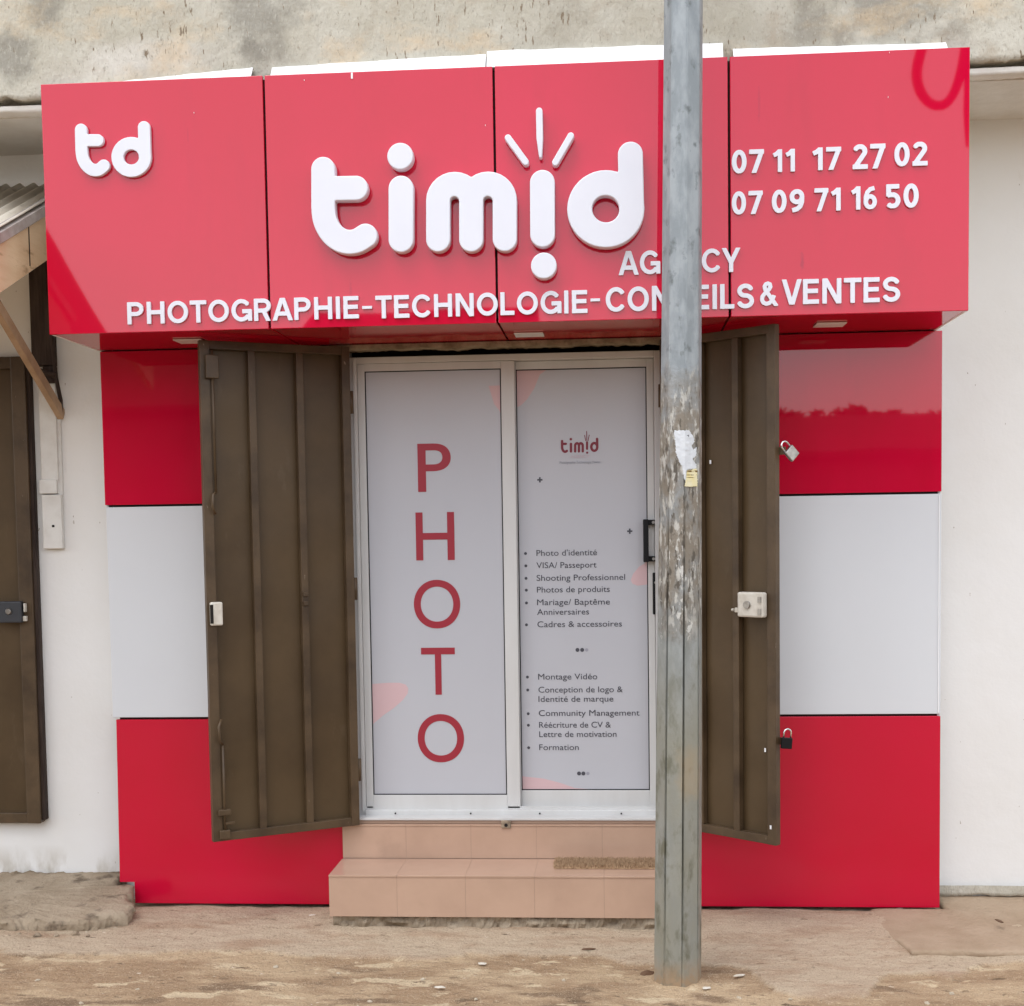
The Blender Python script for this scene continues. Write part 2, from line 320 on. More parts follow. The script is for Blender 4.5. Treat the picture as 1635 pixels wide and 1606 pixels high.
# grotesque capitals and figures drawn as strokes: unit cap height, (strokes, width, side bearing)
def ell(cx, cz, rx, rz, a0, a1, n=22): return [(cx + rx * math.cos(R(a0 + (a1 - a0) * i / n)), cz + rz * math.sin(R(a0 + (a1 - a0) * i / n))) for i in range(n + 1)]
w_ = .093
GLY = {
 'P': ([[(w_, 0), (w_, 1)], [(w_, 1 - w_), (.39, 1 - w_)] + ell(.39, .685, .222, .222, 90, -90, 12) + [(w_, .463)]], .705, .06),
 'H': ([[(w_, 0), (w_, 1)], [(.67, 0), (.67, 1)], [(w_, .52), (.67, .52)]], .763, .07),
 'O': ([ell(.44, .5, .347, .412, 0, 360, 36)], .88, .05),
 'T': ([[(.345, 0), (.345, 1)], [(0, 1 - w_), (.69, 1 - w_)]], .69, .03),
 'G': ([ell(.43, .5, .337, .412, 38, 325, 30), [(.46, .455), (.85, .455)], [(.78, .02), (.78, .52)]], .85, .05),
 'R': ([[(w_, 0), (w_, 1)], [(w_, 1 - w_), (.41, 1 - w_)] + ell(.41, .685, .222, .222, 90, -90, 12) + [(w_, .463)], [(.40, .47), (.64, -.1)]], .73, .05),
 'A': ([[(.06, -.1), (.425, 1.05)], [(.79, -.1), (.425, 1.05)], [(.2, .30), (.65, .30)]], .85, .0),
 'I': ([[(w_, 0), (w_, 1)]], .186, .075),
 'E': ([[(w_, 0), (w_, 1)], [(0, 1 - w_), (.63, 1 - w_)], [(0, w_), (.64, w_)], [(0, .52), (.60, .52)]], .64, .06),
 'C': ([ell(.43, .5, .337, .412, 36, 324, 30)], .80, .05),
 'N': ([[(w_, 0), (w_, 1)], [(.67, 0), (.67, 1)], [(w_ - .03, 1.08), (.70, -.08)]], .763, .07),
 'L': ([[(w_, 0), (w_, 1)], [(0, w_), (.58, w_)]], .58, .05),
 'S': ([ell(.35, .712, .24, .195, 12, 270, 16) + ell(.35, .302, .262, .215, 90, -168, 16)], .71, .05),
 'V': ([[(.05, 1.1), (.385, -.05)], [(.72, 1.1), (.385, -.05)]], .77, .0),
 'Y': ([[(.04, 1.1), (.385, .40)], [(.73, 1.1), (.385, .40)], [(.385, 0), (.385, .44)]], .77, .0),
 '&': ([[(.76, -.02), (.23, .68), (.215, .80), (.27, .885), (.36, .912), (.45, .875), (.475, .775), (.42, .68), (.22, .51), (.12, .40), (.092, .26), (.16, .135), (.29, .088), (.43, .12), (.56, .24), (.64, .43)]], .78, .04),
 '0': ([ell(.27, .5, .18, .412, 0, 360, 30)], .54, .045),
 '1': ([[(.27, 0), (.27, 1)], [(.02, .74), (.13, .80), (.25, .93)]], .36, .07),
 '2': ([ell(.25, .72, .17, .195, 155, -30, 16) + [(.08, .08)], [(0, .088), (.52, .088)]], .52, .045),
 '7': ([[(0, .912), (.52, .912)], [(.45, .96), (.15, -.05)]], .52, .04),
 '9': ([ell(.265, .68, .178, .232, 0, 360, 26), [(.443, .68), (.435, .45), (.38, .26), (.27, .14), (.10, .09)]], .54, .045),
 '6': ([ell(.275, .32, .178, .232, 0, 360, 26), [(.097, .32), (.105, .55), (.16, .74), (.27, .86), (.44, .91)]], .54, .045),
 '5': ([[(.10, .50), (.10, 1)], [(.02, .912), (.47, .912)], [(.06, .53), (.14, .565)] + ell(.24, .325, .19, .242, 80, -140, 14)], .52, .045),
}
def sign_word(word, u0, u1, vt, vb, y, thick, weight=1.0):
    um = (u0 + u1) / 2; vm = (vt + vb) / 2
    x0, x1 = oY(u0, vm, y)[0], oY(u1, vm, y)[0]; zb, zt = oY(um, vb, y)[2], oY(um, vt, y)[2]
    tot = 0; pos = []
    for i, c in enumerate(word):
        g = GLY[c]
        if i: tot += g[2] + GLY[word[i - 1]][2]
        pos.append(tot); tot += g[1]
    kx = (x1 - x0) / tot; kz = zt - zb; ms = []
    for c, p in zip(word, pos):
        st = [[(x0 + kx * (p + x), zb + kz * z, w_ * weight * (kz + kx) / 2) for x, z in s_] for s_ in GLY[c][0]]
        ms.append(contour_mesh(st, y, thick, .0014, 0, (), True, (zb - .0005, zt + .0005)))
    return ms

# ------------------------------------------------------------------ main measures (metres; X right, Y away, Z up)
XL, XR, XIN_L, XIN_R = -2.3264, 1.4103, -1.262, 0.262      # cladding columns
Z0, Zn, Z1, Z2, Z3 = 0.03, 0.129, 0.8923, 1.8668, 2.5676
SL, SR, ST, SY = -2.331, 1.3872, 3.5738, -0.5623             # fascia sign
SJ = (-1.4024, -0.4717, 0.4555)                              # joints between its panels
WY = 0.15                                                    # plane of the plastered wall

# ------------------------------------------------------------------ ground
def smooth(a, b, x):
    t = np.clip((x - a) / (b - a), 0, 1); return t * t * (3 - 2 * t)
AP = [(-6, -.62), (-2.573, -.66), (-2.107, -.663), (-1.73, -.593), (-1.268, -.64), (-.996, -.699), (-.768, -.676), (-.491, -.626), (-.286, -.612), (.02, -.67), (.319, -.702), (.486, -.776), (.579, -1.034), (.708, -1.099), (.89, -1.119), (.98, -.90), (1.038, -.798), (1.261, -.867), (1.4, -.72), (1.587, -.665), (6, -.7)]
def fbm(x, y, s, o=4):
    return noise.fractal(Vector((x * s, y * s, 3.7)), 1.0, 2.0, o)
def axis_coords(lo, hi, step, far):
    a = list(np.arange(lo, hi, step)) + [hi]; d = step; p = lo; L = []
    while p > -far: d *= 1.35; p -= d; L.append(p)
    d = step; p = hi; H = []
    while p < far: d *= 1.35; p += d; H.append(p)
    return L[::-1] + a + H
gx = axis_coords(-2.95, 2.05, .0125, 300); gy = axis_coords(-1.5, .22, .0125, 300)
verts = []; mask = []
apx = [p[0] for p in AP]; apy = [p[1] for p in AP]
for y in gy:
    for x in gx:
        near = -3.2 < x < 2.3 and -2.2 < y < .4
        if near:
            n1 = fbm(x, y, 2.2); n2 = fbm(x + 9, y, 14); n3 = fbm(x * .35, y * 1.6, 30)
            yb = np.interp(x, apx, apy) + .05 * fbm(x, y, 5) + .025 * fbm(x + 4, y, 22)
            mk = float(smooth(-.012, .02, y - yb))
            z = .03 * float(smooth(-.75, -.05, y)) - .012 + .009 * n1 + .0035 * n2 + (1 - mk) * (.0035 * n3 + .0022 * fbm(x, y, 45, 2)) + .011 * mk + .0014 * fbm(x + 2, y, 60, 2) - (.014 + .010 * fbm(x, 2, 7)) * float(smooth(-.045, .0, y))
            dp = math.hypot(x - .216, y + .905); z += (.012 + .006 * n2) * math.exp(-(dp / .125) ** 4)
            # fill pressed up against the foot of the raised slabs
        else: z = -.02; mk = 0.
        verts.append((x, y, z)); mask.append(mk)
nx_ = len(gx); faces = [(j * nx_ + i, j * nx_ + i + 1, (j + 1) * nx_ + i + 1, (j + 1) * nx_ + i) for j in range(len(gy) - 1) for i in range(nx_ - 1)]
me = bpy.data.meshes.new('ground'); me.from_pydata(verts, [], faces); me.update()
at = me.attributes.new('cement', 'FLOAT', 'POINT'); at.data.foreach_set('value', mask)
for p in me.polygons: p.use_smooth = True
gm = mat('sandy_ground', (0.335, 0.225, 0.135), 0.95, 0.15, var=(0.46, 0.335, 0.21), vscale=2.4, vstretch=(.75, 1.6, 1), vlo=.46, vhi=.56, bump=0.008, bscale=90, detail=9, var2=(0.225, 0.15, 0.092), v2scale=3.6, v2lo=.56, v2hi=.63, v2stretch=(.6, 1.5, 1))
g_ = G(gm)
g_.over((0.56, 0.44, 0.29), g_.rng(g_.noise(4.6, (.7, 1.6, 1), 9, off=(3, 1, 0)), .585, .61))
g_.over((0.165, 0.11, 0.068), g_.rng(g_.noise(7.5, (.6, 1.5, 1), 9, off=(8, 3, 0)), .63, .67))
an = g_.n.new('ShaderNodeAttribute'); an.attribute_name = 'cement'
cm = g_.n.new('ShaderNodeMix'); cm.data_type = 'RGBA'
cm.inputs[6].default_value = (0.47, 0.37, 0.265, 1); cm.inputs[7].default_value = (0.37, 0.255, 0.17, 1)
g_.l.new(g_.rng(g_.noise(3.0, (.7, 1.8, 1), off=(7, 2, 0)), .5, .66), cm.inputs['Factor'])
mx = g_.n.new('ShaderNodeMix'); mx.data_type = 'RGBA'; inp = g_.b.inputs['Base Color']
g_.l.new(inp.links[0].from_socket, mx.inputs[6]); g_.l.new(cm.outputs[2], mx.inputs[7]); g_.l.new(an.outputs['Fac'], mx.inputs['Factor']); g_.l.new(mx.outputs[2], inp)
vo = g_.n.new('ShaderNodeTexVoronoi'); vo.inputs['Scale'].default_value = 150; g_.l.new(g_.pos, vo.inputs['Vector'])
g_.over((0.62, 0.52, 0.38), g_.math('MULTIPLY', g_.rng(vo.outputs['Distance'], .30, .18), g_.rng(g_.noise(16, det=3, off=(1, 7, 0)), .52, .60)))
g_.over((0.15, 0.10, 0.065), g_.math('MULTIPLY', g_.rng(vo.outputs['Distance'], .28, .16), g_.rng(g_.noise(13, det=3, off=(4, 2, 0)), .54, .62)))
g_.over((0.58, 0.46, 0.32), g_.rng(g_.noise(170, (1, .8, 1), 2, (2, 2, 1)), .54, .70, 0, .55))
g_.over((0.17, 0.115, 0.07), g_.rng(g_.noise(140, (1, .8, 1), 3, (7, 1, 1)), .56, .70, 0, .6))
g_.over((0.20, 0.14, 0.09), g_.rng(g_.noise(22, (.8, 1.1, 1), 9, (1, 9, 1)), .62, .68, 0, .7))
g_.over((0.66, 0.58, 0.46), g_.rng(g_.noise(34, (.6, 1.2, 1), 3), .715, .73))
g_.over((0.13, 0.09, 0.06), g_.rng(g_.noise(26, (.5, 1.5, 1), 3, (5, 5, 0)), .70, .74))
g_.bump(g_.noise(14, (.7, 1.4, 1), 9), .016)
ground = link('ground', me, gm, own=False); ground['kind'] = 'structure'
def gz(x, y):
    return .03 * float(smooth(-.75, -.05, y)) - .012 + .009 * fbm(x, y, 2.2)

def rough_block(name, outline, ztop, zbot, m, parent=None, amp=.012, sub=.03, slope=None):
    """a broken concrete slab: outline in X,Y, a lumpy top and ragged sides"""
    n = len(outline); ring = []
    for k in range(n):
        a = Vector(outline[k]); b = Vector(outline[(k + 1) % n]); c = max(1, int((b - a).length / sub))
        ring += [a.lerp(b, i / c) for i in range(c)]
    cx = sum(p.x for p in ring) / len(ring); cy = sum(p.y for p in ring) / len(ring); bm = bmesh.new(); rows = []
    def zt(x, y): return (slope(x, y) if slope else ztop)
    for lev, (ins, f) in enumerate(((0.016, 0.0), (.010, .3), (-.004, .52), (-.006, .8), (.004, .96), (.018, 1.0), (.08, 1.0))):
        row = []
        for p in ring:
            d = Vector((cx - p.x, cy - p.y)).normalized() * (ins + amp * (.6 + fbm(p.x + lev * .02, p.y + lev * .02, 11) + .6 * fbm(p.x + lev * 3, p.y + lev, 45)))
            x, y = p.x + d.x, p.y + d.y
            z = zbot + (zt(x, y) - zbot) * f + (amp * .35 * fbm(x, y, 12) if f > .5 else 0)
            row.append(bm.verts.new((x, y, z)))
        rows.append(row)
    N = len(ring)
    for A, B in zip(rows, rows[1:]):
        for k in range(N): bm.faces.new((A[k], A[(k + 1) % N], B[(k + 1) % N], B[k])).smooth = True
    inner = rows[-1]
    for s_ in (.66, .33):
        row = [bm.verts.new((cx + (v.co.x - cx) * s_, cy + (v.co.y - cy) * s_, 0)) for v in rows[-1]]
        for v in row: v.co.z = zt(v.co.x, v.co.y) + amp * .35 * fbm(v.co.x, v.co.y, 12)
        for k in range(N): bm.faces.new((inner[k], inner[(k + 1) % N], row[(k + 1) % N], row[k])).smooth = True
        inner = row
    bm.faces.new(inner)
    me = bpy.data.meshes.new(name); bmesh.ops.recalc_face_normals(bm, faces=bm.faces); bm.to_mesh(me); bm.free()
    return link(name, me, m, parent, own=False)
MT['old_conc'] = mat('old_pavement_concrete', (0.40, 0.32, 0.23), 0.95, 0.15, var=(0.31, 0.24, 0.165), vscale=5, bump=0.01, bscale=45, var2=(0.16, 0.12, 0.085), v2scale=9, v2lo=.55, v2hi=.68)
o = rough_block('pavement', [(-3.6, .16), (-3.6, -.44), (-2.75, -.43), (-2.30, -.41), (-2.15, -.31), (-2.20, -.12), (-2.235, -.012), (-2.34, -.012), (-2.34, .16)], .1, -.03, MT['old_conc'],
                amp=.028, sub=.010, slope=lambda x, y: .143 - .085 * (WY - y) / .6); o['kind'] = 'structure'
o = rough_block('pavement_kerb', [(1.10, -.02), (1.11, -.30), (1.17, -.60), (2.6, -.58), (2.6, .16), (1.43, .16), (1.43, -.02)], .02, -.03, MT['old_conc_light'] if 'old_conc_light' in MT else mat('dusty_pavement_concrete', (0.40, 0.30, 0.21), 0.95, 0.15, var=(0.33, 0.24, 0.16), vscale=4, bump=0.008, bscale=45),
                amp=.006, slope=lambda x, y: .020 + .012 * smooth(-.35, 0, y) + .016 * smooth(0, .15, y)); o['kind'] = 'structure'

# ------------------------------------------------------------------ shop building: plaster wall, parapet beam, slab, lintel
bld = thing('shop_building', (-.5, .3, 0), 'white plastered shop building with a stained bare concrete parapet over its front', 'building')
wm = MT['wall']; g_ = G(wm)
g_.over((0.46, 0.41, 0.33), g_.math('MULTIPLY', g_.rng(g_.axis(0), -2.2, -2.5), g_.math('MULTIPLY', g_.rng(g_.axis(2), .27, .13), g_.rng(g_.noise(9, (1, 1, .4)), .42, .62))))     # splashed dirt at the foot
g_.over((0.35, 0.29, 0.22), g_.rng(g_.noise(55, (1, 1, .5), 2, (2, 0, 1)), .765, .78))
b = MB()
b.box(-9, -1.21, WY, .45, -.05, 3.6); b.box(.23, 9, WY, .45, -.05, 3.6)
b.build('wall', wm, bld)
b = MB(); b.box(-1.21, .23, WY + .004, .45, 2.60, 3.6); b.build('lintel', MT['wall'], bld)
b = MB(); b.box(-1.212, .232, .20, .44, -.05, 2.62); b.build('dark_backing', MT['dark_gap'], bld)  # near-black block: the shade of the void behind the door put in as colour
b = MB(); b.box(-9, 9, -.40, .45, 3.49, 3.56).box(-9, -3.6, -.485, -.40, 3.49, 3.514).box(2.6, 9, -.485, -.40, 3.49, 3.514)
b.build('slab', MT['slab_under'], bld)
# parapet: one lumpy sheet with a ragged bottom edge
def lumpy_sheet(name, x0, x1, z0, z1, y, depth, m, parent, step=.02, amp=.006, rag=.012, rough_bottom=True):
    xs = np.arange(x0, x1 + step / 2, step); nz = max(2, int((z1 - z0) / step)); bm = bmesh.new(); rows = []
    for k in range(nz + 1):
        row = []
        for x in xs:
            z = z0 + (z1 - z0) * k / nz
            if k == 0 and rough_bottom: z += rag * fbm(x, 0, 9) + rag * .5 * fbm(x, 5, 40)
            row.append(bm.verts.new((x, y + amp * fbm(x, z, 3.0) + amp * .4 * fbm(x, z, 14), z)))
        rows.append(row)
    back = [bm.verts.new((v.co.x, y + depth, v.co.z + .004)) for v in rows[0]]
    rows.insert(0, back)
    for A, B in zip(rows, rows[1:]):
        for i in range(len(xs) - 1): bm.faces.new((A[i], A[i + 1], B[i + 1], B[i])).smooth = True
    me = bpy.data.meshes.new(name); bmesh.ops.recalc_face_normals(bm, faces=bm.faces); bm.to_mesh(me); bm.free()
    return link(name, me, m, parent)
cmn = MT['conc']; g_ = G(cmn)
def P3(u, v, y=-.5): return tuple(oY(u, v, y))
for (u, v, r, st) in ((415, 30, .16, (1, 1, 1)), (400, 85, .07, (1, 1, 1)), (1430, 10, .22, (.8, 1, 1.3)), (1300, 40, .10, (1, 1, 1)), (20, 90, .10, (1, 1, 1)), (70, 10, .09, (1, 1, 1))):
    g_.over((0.20, 0.185, 0.155), g_.math('MULTIPLY', g_.blob(P3(u, v), r, st, .4, 11), .62))
g_.over((0.66, 0.62, 0.56), g_.math('MULTIPLY', g_.blob(P3(230, 95), .12, (.5, 1, 1.5), .3, 9), .55))
g_.over((0.62, 0.47, 0.30), g_.math('MULTIPLY', g_.rng(g_.noise(2.6, (1, 1, 1.8), off=(4, 0, 2)), .54, .68), .6))
g_.over((0.36, 0.33, 0.27), g_.math('MULTIPLY', g_.rng(g_.noise(1.5, (1, 1, .9), 7, (9, 2, 5)), .52, .68), .7))
g_.over((0.50, 0.47, 0.40), g_.rng(g_.noise(85, (1, 1, .6), 3, (3, 1, 2)), .56, .72, 0, .6))
g_.over((0.30, 0.265, 0.21), g_.rng(g_.noise(95, (1, 1, .5), 3, (5, 2, 7)), .60, .72, 0, .7))
g_.over((0.23, 0.18, 0.125), g_.rng(g_.math('MULTIPLY', g_.noise(62, (1, 1, .22), 3), g_.rng(g_.noise(3.2, off=(1, 1, 1)), .3, .62, .8, 1.12)), .685, .73))
g_.bump(g_.noise(34, (1, 1, .35), 4), .010)
lumpy_sheet('parapet', -3.6, 2.6, 3.540, 4.55, -.50, .09, cmn, bld, rag=.014)
lumpy_sheet('slab_edge', -3.6, 2.6, 3.491, 3.516, -.482, .085, MT['slab_under'], bld, step=.012, amp=.006, rag=.004)
b = MB(); b.box(-9, -3.6, -.5, -.455, 3.53, 4.55).box(2.6, 9, -.5, -.455, 3.53, 4.55).box(-9, 9, -.41, .4, 3.57, 4.5)
b.build('parapet_backing', cmn, bld)
lumpy_sheet('lintel_edge', XIN_L - .01, .27, 2.541, 2.564, -.012, .12, MT['rubble'], bld, step=.008, amp=.004, rag=.007)
lumpy_sheet('plaster_foot', 1.42, 2.6, .052, .098, .128, .02, MT['conc'], bld, step=.012, amp=.006, rag=.010)

# ------------------------------------------------------------------ fascia sign
sign = thing('shop_sign', ((SL + SR) / 2, SY, Z3), 'long glossy red fascia sign with raised white lettering above the shop door', 'sign')
edges = [SL] + list(SJ) + [SR]
for a, c in zip(edges, edges[1:]):
    b = MB(); b.box(a + .0045, c - .0045, SY, SY + .02, Z3 - .004, ST, .0025); b.build('panel', MT['red'], sign)
b = MB(); b.box(SL + .006, SR - .006, SY + .022, SY + .05, Z3 + .02, ST - .01); b.build('backing', MT['dark_gap'], sign)
for x, s_ in ((SL, 1), (SR, -1)):
    b = MB(); b.box(min(x, x + s_ * .012), max(x, x + s_ * .012), SY + .024, WY, Z3 - .002, ST - .03, .002); b.build('side_panel', MT['trim'], sign)
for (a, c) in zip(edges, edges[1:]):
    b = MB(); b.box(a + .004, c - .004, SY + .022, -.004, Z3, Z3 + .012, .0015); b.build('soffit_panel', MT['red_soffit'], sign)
g_ = G(MT['red'])
for (u, v, r, st_, k_) in ((1281, 417, .007, (1, 1, .22), .7), (1212, 165, .005, (1, 1, .08), .35), (560, 470, .006, (1, 1, .12), .4), (1340, 470, .005, (1, 1, .15), .4), (300, 215, .003, (1, 1, .1), .3), (900, 480, .005, (1, 1, .2), .35)):
    g_.over((0.36, 0.003, 0.03), g_.math('MULTIPLY', g_.blob(tuple(oY(u, v, SY)), r, st_, .35, 60), k_))
g_.over((0.50, 0.004, 0.028), g_.math('MULTIPLY', g_.rng(g_.noise(3.2, (1.4, 1, .35), 7, (4, 0, 1)), .56, .72), .55))     # faint dust films
# sloped white top flashing between the sign and the parapet
for (x0, x1, h0, h1) in ((-2.19, -1.455, .003, .045), (-1.375, -.505, .042, .062), (-.500, .435, .073, .066), (.475, 1.30, .042, .033)):
    n = 24; bm = bmesh.new(); A = []; B = []; C_ = []
    for i in range(n + 1):
        x = x0 + (x1 - x0) * i / n; h = h0 + (h1 - h0) * i / n + .0025 * fbm(x, 1, 14)
        A.append(bm.verts.new((x, SY + .006, ST - .002))); B.append(bm.verts.new((x, SY + .040, ST + h))); C_.append(bm.verts.new((x, SY + .058, ST + h - .004)))
    for P, Q in ((A, B), (B, C_)):
        for i in range(n): bm.faces.new((P[i], P[i + 1], Q[i + 1], Q[i]))
    me = bpy.data.meshes.new('f'); bmesh.ops.recalc_face_normals(bm, faces=bm.faces); bm.to_mesh(me); bm.free(); link('top_flashing', me, MT['trim'], sign)
for (u, v) in ((562, 121), (486, 128), (1420, 84), (310, 180), (1418, 155), (775, 200)):
    p = oY(u, v, SY); b = MB(); hh = .012 if u == 562 else .003
    b.box(p[0] - hh * .32, p[0] + hh * .32, SY - .003, SY - .0005, p[2] - hh, p[2] + hh, .001); b.build('flake', MT['trim'], sign)
for (u, v) in ((845, 533), (1325, 517), (305, 543.5)):
    p = oZ(u, v, Z3); l_ = MB(); l_.box(p[0] - .062, p[0] + .062, p[1] - .06, p[1] + .06, Z3 - .006, Z3 - .001, .002); l_.build('downlight', MT['led'], sign)

# logo strokes, given in enlarged-photo units
def arc(cx, cy, r, a0, a1, n=14): return [(cx + r * math.cos(R(a0 + (a1 - a0) * i / n)), cy + r * math.sin(R(a0 + (a1 - a0) * i / n))) for i in range(n + 1)]
def spl(P, n=5):
    P = [P[0]] + list(P) + [P[-1]]; out = []
    for a, b_, c, d in zip(P, P[1:], P[2:], P[3:]):
        for i in range(n):
            t = i / n; out.append(tuple(.5 * (2 * q1 + (q2 - q0) * t + (2 * q0 - 5 * q1 + 4 * q2 - q3) * t * t + (3 * q1 - q0 - 3 * q2 + q3) * t ** 3) for q0, q1, q2, q3 in zip(a, b_, c, d)))
    return out + [P[-1]]
LOGO = {
 't': ([([(165, 527)] + spl([(165, 680), (170, 725), (186, 765), (209, 794), (238, 813), (270, 820), (303, 814), (335, 795)]), 48), ([(190, 605), (297, 603)], 48)], []),
 'i': ([([(478, 605), (478, 810)], 50), ([(475, 475)], 52)], []),
 'm': ([([(627, 810), (627, 658)] + arc(693.5, 654, 66.5, 180, 360) + [(760, 810)], 48), ([(760, 658)] + arc(827.5, 654, 67.5, 180, 360) + [(895, 808)], 48)], []),
 'exclamation': ([([(1046, 581), (1047, 790)], 49), ([(1052, 915)], 51)], []),
 'd': ([(arc(1301, 687, 105, 0, 360, 40), 49), ([(1400, 468), (1405, 690)], 49)], []),
 'ray': ([([(907, 398), (978, 495)], 13)], []),
}
RAYS = [[(907, 398, 13), (978, 495, 13)], [(1033, 290, 13), (1035, 400, 13), (1038, 472, 6)], [(1160, 390, 13), (1098, 497, 13)]]
zo = lambda x, y: (450 + x * .39755, 60 + y * .39755)
LY = SY - .058           # face plane of the thick logo letters
PXM = (LY - CAM[1]) / FPX * .39755 * 1.0
def big(pts):
    out = []
    for (x, y, r) in pts:
        u, v = zo(x, y); p = oY(u, v, LY); out.append((p[0], p[2], r * PXM))
    return out
for k in ('t', 'i', 'm', 'exclamation', 'd'):
    st = [big([(x, y, r) for x, y in pts]) for pts, r in LOGO[k][0]]
    me = contour_mesh(st, SY - .006, .052, .003, .004); link('letter', me, MT['white'], sign)
for s_ in RAYS:
    link('ray_mark', contour_mesh([big(s_)], SY - .002, .045, .002, .003), MT['white'], sign)
def small(pts, r):
    y = SY - .022; k = (y - CAM[1]) / FPX * .36697
    return [(oY(x * .36697, z * .36697, y)[0], oY(x * .36697, z * .36697, y)[2], r * k) for x, z in pts]
link('letter', contour_mesh([small([(351, 564)] + spl([(353, 650), (358, 686), (375, 718), (401, 737), (428, 737), (450, 720)]), 27), small([(365, 609), (424, 609)], 26)], SY - .001, .02, .002, .002), MT['white'], sign)
link('letter', contour_mesh([small(arc(570, 682, 60, 0, 360, 36), 27), small([(625, 553), (629, 682)], 27)], SY - .001, .02, .002, .002), MT['white'], sign)
for words in (
    [('PHOTOGRAPHIE', 204, 573.5, 478, 513.5), ('TECHNOLOGIE', 600, 938, 468, 504.5), ('CONSEILS', 967, 1204, 456, 495.5), ('VENTES', 1248.5, 1437, 444.5, 484.5)],
    [('AGENCY', 987.6, 1181.7, 399, 437)],
    [('07', 1167.8, 1219.5, 240, 277), ('11', 1234, 1269, 239, 275), ('17', 1297, 1342.5, 236, 272), ('27', 1361, 1413, 231, 270), ('02', 1427, 1480.4, 228, 265.5)],
    [('07', 1167.8, 1217.5, 306, 342.5), ('09', 1231.5, 1284.5, 303.5, 340), ('71', 1300, 1342, 301, 337.5), ('16', 1359, 1399.5, 298, 335), ('50', 1413.5, 1466.5, 294.5, 332.5)]):
    ms = [m_ for w, u0, u1, vt, vb in words for m_ in sign_word(w, u0, u1, vt, vb, SY - .001, .010, .95)]
    if words[0][0] == 'PHOTOGRAPHIE':
        ms += [text_px('-', 579, 594.5, 489, 493.5, SY - .001, .011), text_px('-', 943, 958, 477, 481.5, SY - .001, .011), *sign_word('&', 1213, 1240.5, 449.5, 489, SY - .001, .010, .9)]
    link('lettering', join_meshes(ms), MT['white'], sign)

# ------------------------------------------------------------------ cladding columns either side of the door
def column(x0, x1, notch, label, cat_side):
    t = thing('wall_cladding', ((x0 + x1) / 2, .01, Z0), label, 'cladding')
    d = .018
    b = MB(); b.box(x0, x1, 0, d, Z2 + .004, Z3 - .004, .002); b.build('panel', MT['red'], t)['label'] = 'glossy red upper panel'
    b = MB(); b.box(x0 + (.004 if notch else 0), x1, .001, d, Z1 + .004, Z2 - .006, .002); b.build('panel', MT['acm'], t)['label'] = 'pale grey middle panel'
    b = MB()
    if notch:
        b.prismY([(x0 + .02, Z1 - .006), (x0 + .012, Zn), (-2.245, Zn), (-2.245, Z0), (x1, Z0), (x1, Z1 - .006)], 0, d)
    else: b.box(x0, x1, 0, d, Z0, Z1 - .006, .002)
    b.build('panel', MT['red_low'], t)['label'] = 'red lower panel'
    b = MB(); b.box(x0 + .03, x1 - .012, d + .002, WY - .002, Z0 + .13, Z3 - .01); b.build('backing', MT['dark_gap'], t)
    for x, s_ in ((x0, 1), (x1, -1)):
        b = MB(); b.box(min(x, x + s_ * .01), max(x, x + s_ * .01), d + .003, WY - .001, Z1 if x == x0 and notch else Z0 + .01, Z3 - .006); b.build('return_edge', MT['acm'], t)
    return t
cl = column(XL, XIN_L, True, 'red and pale grey cladding column left of the door, its foot notched over the pavement', 'l')
cr = column(XIN_R, XR, False, 'red and pale grey cladding column on the right of the door, below the phone numbers', 'r')
b = MB(); b.box(XR - .012, XR - .008, -.003, -.0005, Z1 + .01, Z2 - .01); b.build('edge_line', MT['trim'], cr)

# ------------------------------------------------------------------ sliding door
FY = .06
door = thing('sliding_door', (-.5, FY, .43), 'white aluminium sliding shop door covered in printed film reading PHOTO', 'door')
FX0, FX1, FZ0, FZ1 = -1.2, .20, .429, 2.517
b = MB(); b.box(FX0, FX0 + .035, FY, FY + .1, FZ0, FZ1, .003); b.box(FX1 - .03, FX1, FY, FY + .1, FZ0, FZ1, .003)
b.box(FX0 + .035, FX1 - .03, FY + .002, FY + .1, FZ1 - .028, FZ1, .002); b.box(FX0 + .02, FX0 + .026, FY - .008, FY, FZ0 + .02, FZ1 - .01)
b.build('frame', MT['alu'], door)
b = MB(); b.box(FX0 + .035, FX1 - .03, FY - .012, FY + .1, FZ0, FZ0 + .028, .003); b.box(FX0 + .035, FX1 - .03, FY + .012, FY + .018, FZ0 + .028, FZ0 + .04)
b.box(FX0 - .03, FX1 + .02, -.018, FY - .013, FZ0 - .006, FZ0 + .006, .002)
tr = b.build('track', MT['alu'], door)
b = MB()
for u in (632, 752, 862, 992): p = oY(u, 1292, FY - .0); b.tube([(p[0], FY - .0122, FZ0 + .013), (p[0], FY - .016, FZ0 + .013)], .004, 8)
b.build('screw', MT['gasket'], tr)
def sash(x0, x1, gx0, gx1, gz0, gz1, y, zb, zt):
    b = MB(); b.box(x0, gx0, y, y + .03, zb, zt, .003); b.box(gx1, x1, y, y + .03, zb, zt, .003)
    b.box(gx0, gx1, y + .001, y + .03, zb, gz0, .002); b.box(gx0, gx1, y + .001, y + .03, gz1, zt, .002)
    s_ = b.build('sash', MT['alu'], door)
    b = MB(); k = .0045; yy = y + .004
    b.box(gx0, gx0 + k, yy, yy + .02, gz0, gz1).box(gx1 - k, gx1, yy, yy + .02, gz0, gz1).box(gx0 + k, gx1 - k, yy, yy + .02, gz0, gz0 + k).box(gx0 + k, gx1 - k, yy, yy + .02, gz1 - k, gz1)
    b.build('gasket', MT['gasket'], s_)
    b = MB(); b.box(gx0 + k, gx1 - k, y + .008, y + .014, gz0 + k, gz1 - k); b.build('pane', MT['film'], s_)
    return s_
YA, YB = FY + .012, FY + .050
